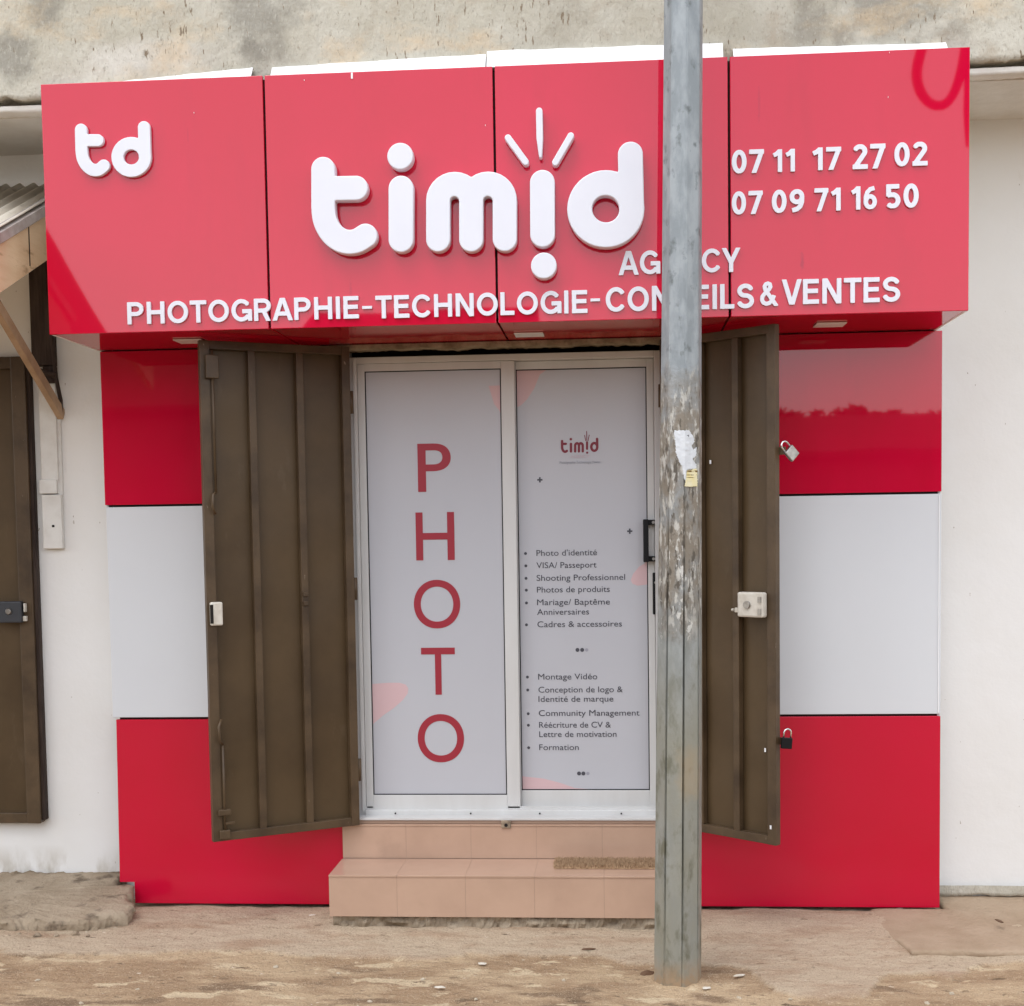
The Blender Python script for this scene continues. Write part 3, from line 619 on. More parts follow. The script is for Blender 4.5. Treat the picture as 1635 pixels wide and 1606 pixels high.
PA, PB = YA + .008, YB + .008                 # front planes of the two films
sA = sash(FX0 + .036, -.452, -1.131, -.513, .522, 2.455, YA, FZ0 + .03, FZ1 - .029)
sB = sash(-.455, FX1 - .031, -.449, .138, .536, 2.452, YB, FZ0 + .03, FZ1 - .029)
# printed film: PHOTO down the left pane
ms = [text_px(c, u0, u1, vt, vb, PA - .0006, .0012, .005, 14) for c, u0, u1, vt, vb in (('P', 667, 720, 708, 785), ('H', 664, 725.6, 817.7, 894.4), ('O', 660.8, 734.9, 925.6, 1003.3), ('T', 672.9, 726.8, 1034, 1109), ('O', 667, 741, 1140, 1217))]
link('lettering', join_meshes(ms), MT['print_red'], sA)
def blob_shape(pts, y, m, parent):
    b = MB(); b.prismY([(oY(u, v, y)[0], oY(u, v, y)[2]) for u, v in pts], y - .0005, y + .0002); return b.build('printed_shape', m, parent)
def clampx(o, lo, hi, zlo=None, zhi=None):
    off = ORG[root_of(o).name]
    for v in o.data.vertices:
        v.co.x = min(max(v.co.x, lo - off.x), hi - off.x)
        if zlo is not None: v.co.z = max(v.co.z, zlo - off.z)
        if zhi is not None: v.co.z = min(v.co.z, zhi - off.z)
o = blob_shape([(585, 1092), (620, 1090), (638, 1090), (648, 1093), (652, 1099), (651, 1107), (643, 1118), (628, 1131), (612, 1142), (585, 1156)], PA, MT['print_pink'], sA); clampx(o, -1.1265, -.5175)
o = blob_shape([(780, 616), (810, 615), (810, 660), (797, 655), (789, 645)], PA, MT['print_pink'], sA); clampx(o, -1.1265, -.5175)
o = blob_shape([(808, 570), (872, 570), (862, 598), (853, 620), (842, 637), (832, 647), (824, 650), (808, 650)], PB, MT['print_pink'], sB); clampx(o, -.4445, .1335, .5405, 2.4475)
o = blob_shape([(1050, 893), (1030, 899), (1020, 905), (1011, 916), (1007, 926), (1010, 932), (1018, 935), (1050, 933)], PB, MT['print_pink'], sB); clampx(o, -.4445, .1335)
o = blob_shape([(815, 1239), (840, 1240), (868, 1243), (895, 1250), (918, 1258), (940, 1268), (960, 1285), (815, 1285)], PB, MT['print_pink'], sB); clampx(o, -.4445, .1335, .5405)
# the logo again, small, on the right pane
KL = .2018 * .22418
def lg(pts, r): 
    y = PB - .0006; k = (y - CAM[1]) / FPX; out = []
    for x, z in pts:
        u = 800 + (425 + (x - 117) * .2018) * .22418; v = 500 + (997 + (z - 860) * .26) * .22418
        p = oY(u, v, y); out.append((p[0], p[2], r * KL * k * .9))
    return out
st = [lg(pts, r) for k in ('t', 'i', 'm', 'd') for pts, r in LOGO[k][0]] + [lg([(1046, 560), (1047, 740)], 42), lg([(1050, 845)], 46)]
ms = [contour_mesh(st, PB - .0004, .0012, .0011)]
ms.append(contour_mesh([lg([(x, z + 40) for x, z, r in s_], 15) for s_ in ([(960, 330, 1), (1000, 480, 1)], [(1033, 220, 1), (1038, 470, 1)], [(1125, 320, 1), (1080, 480, 1)])], PB - .0004, .0012, .001))
link('printed_logo', join_meshes(ms), MT['print_logo'], sB)
q = lambda x, y: (810 + x * .24903, 860 + y * .24903)
LINES = [('Photo d\'identité', 187, 575, 108), ('VISA/ Passeport', 187, 572, 187), ('Shooting Professionnel', 188, 755, 267), ('Photos de produits', 190, 657, 343), ('Mariage/ Baptême', 191, 658, 424), ('Anniversaires', 191, 524, 487), ('Cadres & accessoires', 193, 735, 565),
 ('Montage Vidéo', 198, 577, 902), ('Conception de logo &', 200, 740, 985), ('Identité de marque', 200, 680, 1045), ('Community Management', 202, 848, 1135), ('Réécriture de CV &', 204, 664, 1211), ('Lettre de motivation', 205, 700, 1271), ('Formation', 205, 458, 1355)]
def text_line(txt, u0, u1, vbase, cap, y, thick, off):
    """text set by its baseline and cap height, stretched to its width"""
    me = text_mesh(txt, off); co = np.array([v.co for v in me.vertices]); a = co.min(0); b = co.max(0)
    hm = text_mesh('H', off); hc = np.array([v.co for v in hm.vertices]); h0, h1 = hc[:, 1].min(), hc[:, 1].max()
    pa = oY(u0, vbase, y); pb = oY(u1, vbase, y); k = cap * (y - CAM[1]) / FPX / (h1 - h0); zb = (pa[2] + pb[2]) / 2
    for v in me.vertices:
        c = v.co; v.co = Vector((pa[0] + (c.x - a[0]) / (b[0] - a[0]) * (pb[0] - pa[0]), y - (c.z - a[2]) / (b[2] - a[2]) * thick, zb + (c.y - h0) * k))
    return me
ms = []
for txt, x0, x1, base in LINES:
    u0, v0 = q(x0, base); u1, _ = q(x1, base); ms.append(text_line(txt, u0, u1, v0, 9.3, PB - .0006, .0012, .0))
link('lettering', join_meshes(ms), MT['print_dark'], sB)
u0, u1 = 893.5, 958.5
link('lettering', text_line('Photographie Technologie Ventes', u0, u1, 740, 4.2, PB - .0006, .0012, .0), MT['print_pale'], sB)
link('lettering', text_line('AGENCY', 911, 941, 731, 4.5, PB - .0006, .0012, .0), MT['print_rose'], sB)
b = MB(); 
def dot(x, y, r, bb):
    u, v = q(x, y); p = oY(u, v, PB); rr = r * .249 * (PB - CAM[1]) / FPX
    bb.prismY([(p[0] + rr * math.cos(2 * math.pi * k / 14), p[2] + rr * math.sin(2 * math.pi * k / 14)) for k in range(14)], PB - .0012, PB - .0002)
for x, y in ((117, 95), (119, 174), (120, 254), (122, 330), (123, 412), (123, 552), (129, 887), (131, 970), (134, 1122), (135, 1196), (137, 1340)): dot(x, y, 9.5, b)
for x, y in ((450, 713), (480, 713), (460, 1505), (488, 1505)): dot(x, y, 13, b)
b.build('bullet_mark', MT['print_dark'], sB)
b = MB(); dot(509, 713, 11, b); dot(517, 1505, 11, b); b.build('bullet_mark', MT['print_pale'], sB)
b = MB()
for (u, v) in ((862, 766), (1005.5, 848)):
    p = oY(u, v, PB); b.box(p[0] - .012, p[0] + .012, PB - .0012, PB - .0002, p[2] - .0038, p[2] + .0038); b.box(p[0] - .0038, p[0] + .0038, PB - .0016, PB - .0012, p[2] - .012, p[2] + .012)
b.build('plus_mark', MT['print_dark'], sB)
# handle and flush lock on the right stile
def hx(u, v): return oY(u, v, YB)
p0, p1 = hx(1033, 833), hx(1033, 893); xs_ = hx(1031, 860)[0]
b = MB(); b.box(xs_ - .012, xs_ + .012, YB - .052, YB - .034, hx(1030, 897)[2], hx(1030, 829)[2], .003)
for v in (834, 892):
    z = hx(1035, v)[2]; b.box(xs_ - .012, xs_ + .046, YB - .034, YB - .001, z - .012, z + .012, .003)
hd = b.build('handle', MT['black'], door)
b = MB()
for v in (834, 892): z = hx(1035, v)[2]; b.tube([(xs_ + .034, YB - .0338, z), (xs_ + .034, YB - .039, z)], .007, 10)
b.build('screw', MT['steel'], hd)
b = MB(); p = hx(1046.5, 948); b.box(p[0] - .0125, p[0] + .0125, YB - .01, YB - .001, hx(1046, 981)[2], hx(1046, 914)[2], .004); lk = b.build('lock', MT['black'], door)
b = MB(); z = hx(1046, 930)[2]; b.tube([(p[0], YB - .0102, z), (p[0], YB - .014, z)], .006, 10); b.build('keyhole', MT['steel'], lk)

# ------------------------------------------------------------------ steel security leaves standing open
def leaf(xh, yh, ang, w, left, label):
    """leaf in its own frame: x from the hinge to the free edge, +y the inner (ribbed) side; z from its foot"""
    t = thing('security_door', (xh, yh, .408), label, 'metal door', 'steel security doors standing open', ang)
    H = 2.142; s_ = 1 if left else -1           # inner side faces the passage
    def bx(b, x0, x1, y0, y1, z0, z1, bev=.002): b.box(x0, x1, min(y0 * s_, y1 * s_), max(y0 * s_, y1 * s_), z0, z1, bev)
    b = MB()
    # pressed sheet, slightly dished, one grid
    n, m_ = 36, 70; rows = []
    for j in range(m_ + 1):
        row = []
        for i in range(n + 1):
            x = .012 + (w - .024) * i / n; z = .012 + (H - .024) * j / m_
            row.append(b.bm.verts.new((x, s_ * (-.002 + .0045 * noise.noise(Vector((x * 5 + (9 if left else 0), z * 3.2, 2)))), z)))
        rows.append(row)
    for A, B in zip(rows, rows[1:]):
        for i in range(n): b.bm.faces.new((A[i], A[i + 1], B[i + 1], B[i])).smooth = True
    b.build('sheet', MT['brown'], t, True)
    b = MB(); bx(b, 0, .038, .004, .036, 0, H); bx(b, w - .042, w, .004, .036, 0, H)
    bx(b, .038, w - .042, .004, .034, 0, .036); bx(b, .038, w - .042, .004, .034, H - .036, H); b.build('frame', MT['brown_edge'], t, True)
    for f in (.345, .665):
        b = MB(); bx(b, w * f - .016, w * f + .016, .006, .034, .036, H - .036); b.build('rib', MT['brown_edge'], t, True)
    for z in (.25, 1.07, 1.9):
        b = MB(); b.tube([(-.008, s_ * .02, z - .05), (-.008, s_ * .02, z + .05)], .011, 10); b.build('hinge', MT['brown_edge'], t, True)
    return t, w, s_, bx, H
aL = math.atan2(-.350, -.572)
tl, w, s_, bx, H = leaf(-1.192, -.02, aL, math.hypot(.350, .572), True, 'brown steel security leaf swung open on the left of the door, with a slim strike box at its edge')
b = MB(); bx(b, w - .062, w - .010, .037, .062, 0.935, 1.035, .006); k = b.build('strike_box', MT['lock_white'], tl, True)
b = MB(); bx(b, w - .020, w - .006, .0625, .064, .945, 1.025, .0); b.build('strike_slot', MT['dark_gap'], k, True)
b = MB(); b.tube([(w - .05, s_ * .046, .03), (w - .05, s_ * .046, .42)], .006, 8); b.tube([(w - .05, s_ * .046, .42), (w - .035, s_ * .058, .44), (w - .03, s_ * .062, .5), (w - .045, s_ * .05, .53)], .006, 8)
bx(b, w - .075, w - .02, .036, .060, .115, .14, .003); bx(b, w - .07, w - .025, .036, .056, .012, .05, .003); bx(b, w - .09, w - .05, .050, .058, .075, .085, .001); b.build('floor_bolt', MT['brown_edge'], tl, True)
b = MB(); b.tube([(w - .05, s_ * .046, 1.50), (w - .05, s_ * .046, 2.1)], .006, 8); bx(b, w - .075, w - .02, .036, .060, 1.98, 2.08, .004); b.tube([(w - .05, s_ * .046, 1.50), (w - .035, s_ * .058, 1.49), (w - .03, s_ * .062, 1.44), (w - .045, s_ * .05, 1.41)], .006, 8); b.build('top_bolt', MT['brown_edge'], tl, True)
b = MB(); bx(b, w * .345 - .012, w * .345 + .012, .034, .046, 1.045, 1.065, .002); bx(b, w * .345 - .012, w * .345 + .012, .034, .046, 1.005, 1.025, .002); b.build('catch', MT['brown_edge'], tl, True)
wR = math.hypot(.452, .40); aR = math.atan2(-.40, .452)
tR, w, s_, bx, H = leaf(.216, -.015, aR, wR, False, 'brown steel security leaf swung open on the right of the door, with a square cream lock box and a padlock')
b = MB(); bx(b, w - .165, w - .038, .037, .075, .948, 1.052, .008); k = b.build('lock_box', MT['lock_white'], tR, True)
b = MB(); b.tube([(w - .112, s_ * .075, 1.0), (w - .112, s_ * .084, 1.0)], .016, 12); b.build('keyhole', MT['steel'], k, True)
b = MB(); bx(b, w - .19, w - .165, .042, .06, .965, .985, .003); b.tube([(w - .20, s_ * .05, .975), (w - .21, s_ * .05, .975)], .006, 8); b.build('latch', MT['lock_white'], k, True)
b = MB(); bx(b, w - .058, w - .042, .076, .079, .96, .985, 0); bx(b, w - .058, w - .042, .076, .079, 1.01, 1.035, 0); b.build('strike_slot', MT['steel'], k, True)
for z in (1.63, .435):
    b = MB(); b.box(w - .012, w + .030, -.006, -.001, z - .016, z + .016, .001); b.build('hasp', MT['brown_edge'], tR, True)
for (fx, z) in ((w - .025, .075), (w * .88, .39), (w * .42, 1.60)):
    b = MB(); bx(b, fx - .004, fx + .004, .0375 if fx > w - .04 else .008, .039 if fx > w - .04 else .0095, z - .008, z + .008, 0); b.build('paint_chip', MT['trim'], tR, True)
MR = Matrix.Translation(Vector((.216, -.015, .408))) @ Matrix.Rotation(aR, 4, 'Z')
# padlocks hanging on the hasps of the right leaf
def padlock(pos, label, body_m, tilt, rz, sz):
    t = thing('padlock', pos, label, 'padlock'); t.rotation_euler = (0, tilt, rz)
    b = MB(); b.box(-.019 * sz, .019 * sz, -.008, .008, -.045 * sz, -.008, .003); b.build('body', body_m, t, True)
    b = MB(); r = .013 * sz; pts = [(-r, 0, -.008), (-r, 0, .012)] + [(r * math.cos(R(180 - a)), 0, .012 + r * math.sin(R(180 - a))) for a in range(20, 180, 20)] + [(r, 0, .012), (r, 0, -.008)]
    b.tube(pts, .0035, 8); b.build('shackle', MT['chrome'], t, True); return t
pA = MR @ Vector((w + .034, -.003, 1.642)); pB = MR @ Vector((w + .034, -.003, .46))
padlock(pA, 'worn silver padlock hanging high on the right steel leaf against the red panel', MT['steel'], -.8, .5, 1.3)
padlock(pB, 'small black padlock with a bright shackle hanging low on the right steel leaf', MT['black'], .1, .3, 1.2)

# ------------------------------------------------------------------ tiled entrance steps
steps = thing('entrance_steps', (-.52, -.17, .03), 'two peach tiled steps on a crumbling mortar base leading up to the sliding door', 'steps')
SX0, SX1 = -1.262, .235
def tiles(name, x0, x1, first, tw, boxes, m):
    b = MB(); x = x0; k = 0
    while x < x1 - .01:
        w_ = first if k == 0 else tw; xe = min(x + w_, x1)
        for (y0, y1, z0, z1) in boxes: b.box(x + .0007, xe - .0007, y0, y1, z0, z1, .0008)
        x = xe; k += 1
    return b.build(name, m, steps)
SYF = -.332
lo = tiles('lower_step', SX0, SX1, .298, .298, [(SYF, SYF + .01, .068, .242), (SYF - .003, SYF + .295, .2425, .2505)], MT['tile'])
b = MB(); b.box(SX0 + .004, SX1 - .004, SYF + .0006, -.002, .0695, .2496); b.build('mortar_core', MT['grout'], lo)
b = MB(); b.box(SX0 + .001, SX0 + .009, SYF + .011, -.03, .068, .2415, .001); b.build('end_tile', MT['tile'], lo)
up = tiles('upper_step', SX0 + .002, SX1, .292, .296, [(-.024, -.014, .2515, .398), (-.027, .058, .3985, .406)], MT['tile'])
b = MB(); b.box(SX0 + .006, SX1 - .004, -.0234, .14, .2512, .4052); b.build('mortar_core', MT['grout'], up)
b = MB(); b.box(SX0 - .004, SX1 + .02, -.012, .058, .4065, .424, .003); b.build('sill', MT['grout'], up)
p = oY(808, 1311, -.03); b = MB(); b.box(p[0] - .022, p[0] + .022, -.032, -.004, .39, .425, .004); k = b.build('floor_socket', MT['old_conc'], steps)
b = MB(); b.tube([(p[0], -.0325, .405), (p[0], -.0355, .405)], .008, 8); b.build('socket_hole', MT['dark_gap'], k)
# ragged base of the lower step
bm = bmesh.new(); n = 150; rows = []
for j, f in enumerate((0, .3, .6, 1)):
    row = []
    for i in range(n + 1):
        x = SX0 + .012 + (SX1 - SX0 - .02) * i / n
        y = SYF + .022 + .02 * fbm(x, j * .8, 14) + .012 * fbm(x, j * 1.7, 40) - .012 * (1 - f)
        row.append(bm.verts.new((x, y, .0 + .067 * f)))
    rows.append(row)
rows.append([bm.verts.new((v.co.x, -.02, .067)) for v in rows[-1]])
for A, B in zip(rows, rows[1:]):
    for i in range(n): bm.faces.new((A[i], A[i + 1], B[i + 1], B[i]))
me = bpy.data.meshes.new('base'); bmesh.ops.recalc_face_normals(bm, faces=bm.faces); bm.to_mesh(me); bm.free(); link('mortar_base', me, MT['rubble'], steps)

# coir doormat on the lower step
mt_ = thing('doormat', (-.03, -.15, .251), 'brown coir doormat lying at the right end of the lower tiled step', 'doormat')
b = MB(); b.box(-.288, .222, -.215, -.075, .2512, .258, .002); b.build('backing', MT['coir'], mt_)
rnd = random.Random(4); bm = bmesh.new()
for i in range(5200):
    x = rnd.uniform(-.29, .224); y = rnd.uniform(-.217, -.073); h = rnd.uniform(.010, .022); r_ = .0024; a = rnd.uniform(0, 6.28)
    tx, ty = x + rnd.uniform(-.008, .008), y + rnd.uniform(-.008, .008)
    c = [bm.verts.new((x + r_ * math.cos(a + k * 2.09), y + r_ * math.sin(a + k * 2.09), .257)) for k in range(3)]; tp = bm.verts.new((tx, ty, .257 + h))
    for k in range(3): bm.faces.new((c[k], c[(k + 1) % 3], tp))
me = bpy.data.meshes.new('pile'); bm.to_mesh(me); bm.free(); link('pile', me, MT['coir'], mt_)

# ------------------------------------------------------------------ galvanised pole in front of the shop
pole = thing('utility_pole', (.216, -.905, 0), 'tall galvanised steel utility pole with torn poster remains, standing before the shop door', 'pole')
NRM = [R(-59), R(-14), R(31), R(76), R(121), R(166), R(211), R(256)]     # facet directions, measured from towards the street
def pole_axis(z): return (.216 + (.2635 - .216) * z / 3.67, -.905)
def pole_rad(z): return np.interp(z, [0, .88, 2.53, 3.67, 6], [.086, .0825, .0705, .0675, .062])
def pole_ring(z, groove):
    cx, cy = pole_axis(z); ap = pole_rad(z); out = []
    cr_ = ap / math.cos(R(22.5))
    for k, a in enumerate(NRM):
        v0 = a - R(22.5); v1 = a + R(22.5)
        def pt(ang, r): return (cx + r * math.sin(ang), cy - r * math.cos(ang))
        p0 = pt(v0, cr_); p1 = pt(v1, cr_)
        L = lambda t: (p0[0] + (p1[0] - p0[0]) * t, p0[1] + (p1[1] - p0[1]) * t)
        g = .095
        out += [pt(v0, cr_ - groove), L(g * .8), L(g * 1.8), L(.5), L(1 - g * 1.8), L(1 - g * .8)]
    return out
zs = list(np.linspace(-.1, 2.3, 60)) + list(np.linspace(2.35, 6, 40)); bm = bmesh.new(); rings = []
for z in zs:
    gr = float(np.interp(z, [0, .25, .5, 1.3, 1.75, 2.2, 6], [.005, .011, .017, .017, .008, .0022, .0012]))
    rings.append([bm.verts.new((x, y, z)) for x, y in pole_ring(max(z, 0), gr)])
for A, B in zip(rings, rings[1:]):
    for k in range(len(A)): bm.faces.new((A[k], A[(k + 1) % len(A)], B[(k + 1) % len(A)], B[k]))
bm.faces.new(rings[-1])
me = bpy.data.meshes.new('shaft'); bmesh.ops.recalc_face_normals(bm, faces=bm.faces); bm.to_mesh(me); bm.free()
pm = mat('galvanised_pole', (0.25, 0.275, 0.285), 0.55, 0.4, metal=.25, var=(0.34, 0.365, 0.375), vscale=16, vstretch=(1.4, 1.4, .5), vlo=.42, vhi=.62, bump=0.0015, bscale=50, var2=(0.15, 0.165, 0.165), v2scale=22, v2lo=.58, v2hi=.7, v2stretch=(1, 1, .7))
g_ = G(pm); z_ = g_.axis(2)
g_.over((0.285, 0.275, 0.215), g_.math('MULTIPLY', g_.rng(z_, 1.55, .9), g_.rng(g_.noise(7, (1, 1, .4)), .3, .6, .55, .9)))          # dusty lower shaft
g_.over((0.17, 0.165, 0.12), g_.math('MULTIPLY', g_.rng(z_, 1.5, .8), g_.rng(g_.noise(18, (1, 1, .45), off=(3, 3, 3)), .52, .66)))
zone = g_.math('MULTIPLY', g_.rng(g_.math('ADD', z_, g_.math('MULTIPLY', g_.noise(9), .5)), 2.60, 2.42), g_.rng(g_.math('ADD', z_, g_.math('MULTIPLY', g_.noise(9, off=(2, 2, 2)), .5)), 1.50, 1.72))
g_.over((0.23, 0.195, 0.15), g_.math('MULTIPLY', zone, g_.rng(g_.noise(16, (1, 1, .6), off=(6, 1, 1)), .36, .55, .35, .95)))
g_.over((0.50, 0.48, 0.43), g_.math('MULTIPLY', zone, g_.rng(g_.noise(46, (1, 1, .32), 6, (1, 8, 1)), .53, .60)))
g_.over((0.11, 0.095, 0.075), g_.math('MULTIPLY', zone, g_.rng(g_.noise(52, (1, 1, .3), 5, (4, 8, 3)), .555, .62)))
g_.over((0.56, 0.55, 0.51), g_.math('MULTIPLY', g_.math('MULTIPLY', g_.rng(z_, 1.25, 1.35), g_.rng(z_, 1.75, 1.6)), g_.rng(g_.noise(30, (1, 1, .6), 4, (9, 2, 3)), .63, .66)))
g_.over((0.45, 0.30, 0.14), g_.math('MULTIPLY', g_.blob((.262, -.98, .80), .045, (1, .4, .5), .3, 14), .30))
g_.over((0.36, 0.255, 0.16), g_.math('MULTIPLY', g_.rng(z_, .10, .015), g_.rng(g_.noise(30, off=(2, 5, 1)), .35, .6, .3, 1.)))
g_.bump(g_.math('MULTIPLY', zone, g_.noise(40, (1, 1, .5), 5, (1, 8, 1))), .006)
link('shaft', me, pm, pole)
rough = MB()
#o = rough_block('base_collar', [(.216 + .105 * math.cos(R(a)), -.905 + .105 * math.sin(R(a))) for a in range(0, 360, 30)], .012, -.05, MT['old_conc'], pole, amp=.008)
# torn posters wrapped on the facets
def on_pole(x, z, off):
    cx, cy = pole_axis(z); ap = pole_rad(z) + off; best = 1e9
    dx = x - cx
    # front depth of the octagon at this x: largest of the facet planes' limits
    t = -1e9; lo = []
    for a in NRM:
        s, c = math.sin(a), math.cos(a)
        if c > .05: lo.append((ap - dx * s) / c)
    return cy - min(lo)
def poster(name, poly, m, label, cat, off):
    us = [p[0] for p in poly]; vs_ = [p[1] for p in poly]; st = .75
    def inside(u, v):
        c = False; n = len(poly)
        for i in range(n):
            (a, b_), (c_, d) = poly[i], poly[(i + 1) % n]
            if (b_ > v) != (d > v) and u < (c_ - a) * (v - b_) / (d - b_) + a: c = not c
        return c
    bm = bmesh.new(); V = {}
    def vert(i, j):
        if (i, j) not in V:
            u = min(us) + i * st; v = min(vs_) + j * st; y = -.985
            for _ in range(4):
                p = oY(u, v, y); y = on_pole(p[0], p[2], off + .0015 * max(0, noise.noise(Vector((u * .2, v * .2, 1)))))
            V[(i, j)] = bm.verts.new(oY(u, v, y))
        return V[(i, j)]
    for i in range(int((max(us) - min(us)) / st) + 1):
        for j in range(int((max(vs_) - min(vs_)) / st) + 1):
            u = min(us) + (i + .5) * st; v = min(vs_) + (j + .5) * st
            if inside(u + 1.3 * noise.noise(Vector((u * .45, v * .45, 0))), v + 1.3 * noise.noise(Vector((u * .45, v * .45, 5)))): bm.faces.new((vert(i, j), vert(i + 1, j), vert(i + 1, j + 1), vert(i, j + 1))).smooth = True
    g = bmesh.ops.extrude_face_region(bm, geom=bm.faces[:])
    for v in [x for x in g['geom'] if isinstance(x, bmesh.types.BMVert)]: v.co.y += .0006
    me = bpy.data.meshes.new(name); bmesh.ops.recalc_face_normals(bm, faces=bm.faces); bm.to_mesh(me); bm.free()
    return tag(link(name, me, m), label, cat)
poster('torn_poster', [(1076, 687), (1100, 687), (1107, 696), (1109, 706), (1104, 712), (1107, 718), (1112, 714), (1112, 728), (1105, 733), (1112, 741), (1112, 748), (1096, 750), (1097, 768), (1093, 766), (1089, 745), (1083, 734), (1079, 722), (1078, 706)], MT['paper'], 'ragged strip of torn white poster stuck on the steel pole above the yellow scrap', 'poster', .0018)
py_ = poster('torn_poster', [(1097, 751), (1113.5, 748), (1113.5, 777), (1093, 777), (1095, 768)], MT['paper_y'], 'small yellow poster scrap stuck on the steel pole below the white strip', 'poster', .0030)
g_ = G(MT['paper_y'])
for (u, v, hw, hh) in ((1105, 758, .017, .0018), (1106, 762, .015, .0014), (1105, 752, .018, .004)):
    p = oY(u, v, -.99)
    zz = g_.math('ABSOLUTE', g_.math('SUBTRACT', g_.axis(2), float(p[2])), 0); 
    g_.over((0.16, 0.10, 0.03), g_.math('MULTIPLY', g_.rng(zz, hh, hh * .7), g_.rng(g_.noise(150, (1, 1, .2), 2), .42, .5)))

# ------------------------------------------------------------------ neighbour on the left: awning, brace, post, door, cable trunking
SLP = .456; XB = -2.47
aw = thing('timber_awning', (-3.0, 0, 2.5), 'neighbouring lean-to awning with corrugated metal sheet on a pale timber barge board', 'awning')
def zr(y, off=0): return 3.326 + SLP * (y - .15) + off
b = MB(); A = [(XB - .02, .145), (XB - .02, -.52)]
y0, y1 = .145, -1.15
vs = [b.bm.verts.new((XB + dx, y, zr(y, dz))) for y in (y0, y1) for dx, dz in ((-.035, -.225), (0, -.225), (0, 0), (-.035, 0))]
for f in ((0, 1, 2, 3), (7, 6, 5, 4), (0, 4, 5, 1), (1, 5, 6, 2), (2, 6, 7, 3), (3, 7, 4, 0)): b.bm.faces.new([vs[i] for i in f])
bb = b.build('barge_board', MT['wood'], aw)
b = MB(); yj = -.395; b.box(XB + .0005, XB + .002, yj - .004, yj + .004, zr(yj, -.2), zr(yj, -.002)); b.build('board_joint', MT['wood_dark'], bb)
b = MB(); vs = [b.bm.verts.new((XB + dx, y, zr(y, dz))) for y in (y0, y1 - .02) for dx, dz in ((-.06, .004), (.016, -.028), (.020, -.024), (.020, .018), (-.06, .024))]
n = 5; b.bm.faces.new(vs[:5]); b.bm.faces.new(vs[5:][::-1])
for k in range(5): b.bm.faces.new((vs[k], vs[(k + 1) % 5], vs[5 + (k + 1) % 5], vs[5 + k]))
b.build('edge_flashing', MT['zinc_edge'], aw)
bm = bmesh.new(); xs_c = np.arange(-4.6, XB + .012, .0075); R0 = []; R1 = []
for x in xs_c:
    h = .028 + .011 * math.cos((x - XB) / .066 * 2 * math.pi)
    R0.append(bm.verts.new((x, y0 + .003 * noise.noise(Vector((x * 8, 0, 0))), zr(y0, h)))); R1.append(bm.verts.new((x, y1 - .04, zr(y1 - .04, h))))
for i in range(len(xs_c) - 1): bm.faces.new((R0[i], R0[i + 1], R1[i + 1], R1[i])).smooth = True
g = bmesh.ops.extrude_face_region(bm, geom=bm.faces[:])
for v in [x for x in g['geom'] if isinstance(x, bmesh.types.BMVert)]: v.co.z -= .003
me = bpy.data.meshes.new('sheet'); bmesh.ops.recalc_face_normals(bm, faces=bm.faces); bm.to_mesh(me); bm.free(); link('roof_sheet', me, MT['zinc'], aw)
b = MB(); b.bar((-2.575, .148, 2.295), (-2.575, -.70, 2.825), .03, .05, bev=.003); b.build('brace', MT['wood_brace'], aw)
b = MB(); b.box(-2.685, -2.585, .09, .148, 2.52, 3.10, .004); b.box(-2.64, -2.585, .10, .148, 2.44, 2.52, .006); po = b.build('wall_post', MT['wood_dark'], aw)
b = MB(); b.tube([(-2.60, .10, 3.0), (-2.592, .095, 2.7), (-2.575, .10, 2.46), (-2.565, .12, 2.36), (-2.57, .13, 2.30)], .010, 8); b.tube([(-2.66, .085, 2.50), (-2.62, .08, 2.485), (-2.57, .09, 2.47)], .013, 8); b.build('tie_rope', MT['wood_dark'], po)
for x in (-3.4, -4.3): b = MB(); b.bar((x, .145, zr(.145, -.08)), (x, y1, zr(y1, -.08)), .05, .14); b.build('rafter', MT['wood'], aw)

nd = thing('steel_door', (-3.2, .135, .382), 'plain brown steel door of the neighbouring shop with a dark lock box', 'metal door')
b = MB(); b.box(-3.68, -2.775, .128, .146, .40, 2.55); b.build('sheet', MT['brown'], nd)
b = MB(); b.box(-2.79, -2.722, .095, .148, .382, 2.565, .004); b.box(-3.70, -3.632, .095, .148, .382, 2.565, .004); b.box(-3.632, -2.79, .10, .148, .382, .43, .003); b.box(-3.632, -2.79, .10, .148, 2.51, 2.565, .003); b.build('frame', MT['brown_edge'], nd)
b = MB(); b.box(-2.722, -2.706, .11, .149, .395, 2.56, .002); b.build('hinge_stile', MT['wood_dark'], nd)
z0 = oY(20, 994, .08)[2]; z1 = oY(20, 960, .08)[2]
b = MB(); b.box(-2.91, -2.765, .06, .094, z0, z1, .006); k = b.build('lock_box', MT['lock_dark'], nd)
p = oY(14, 976, .06); b = MB(); b.tube([(p[0], .06, p[2]), (p[0], .05, p[2])], [.017, .012], 12); b.build('keyhole', MT['steel'], k)
b = MB(); b.box(-2.765, -2.748, .075, .092, z0 + .006, z0 + .03, .002); b.box(-2.758, -2.75, .07, .092, z1 - .05, z1 - .01, .001); b.build('latch', MT['lock_white'], k)

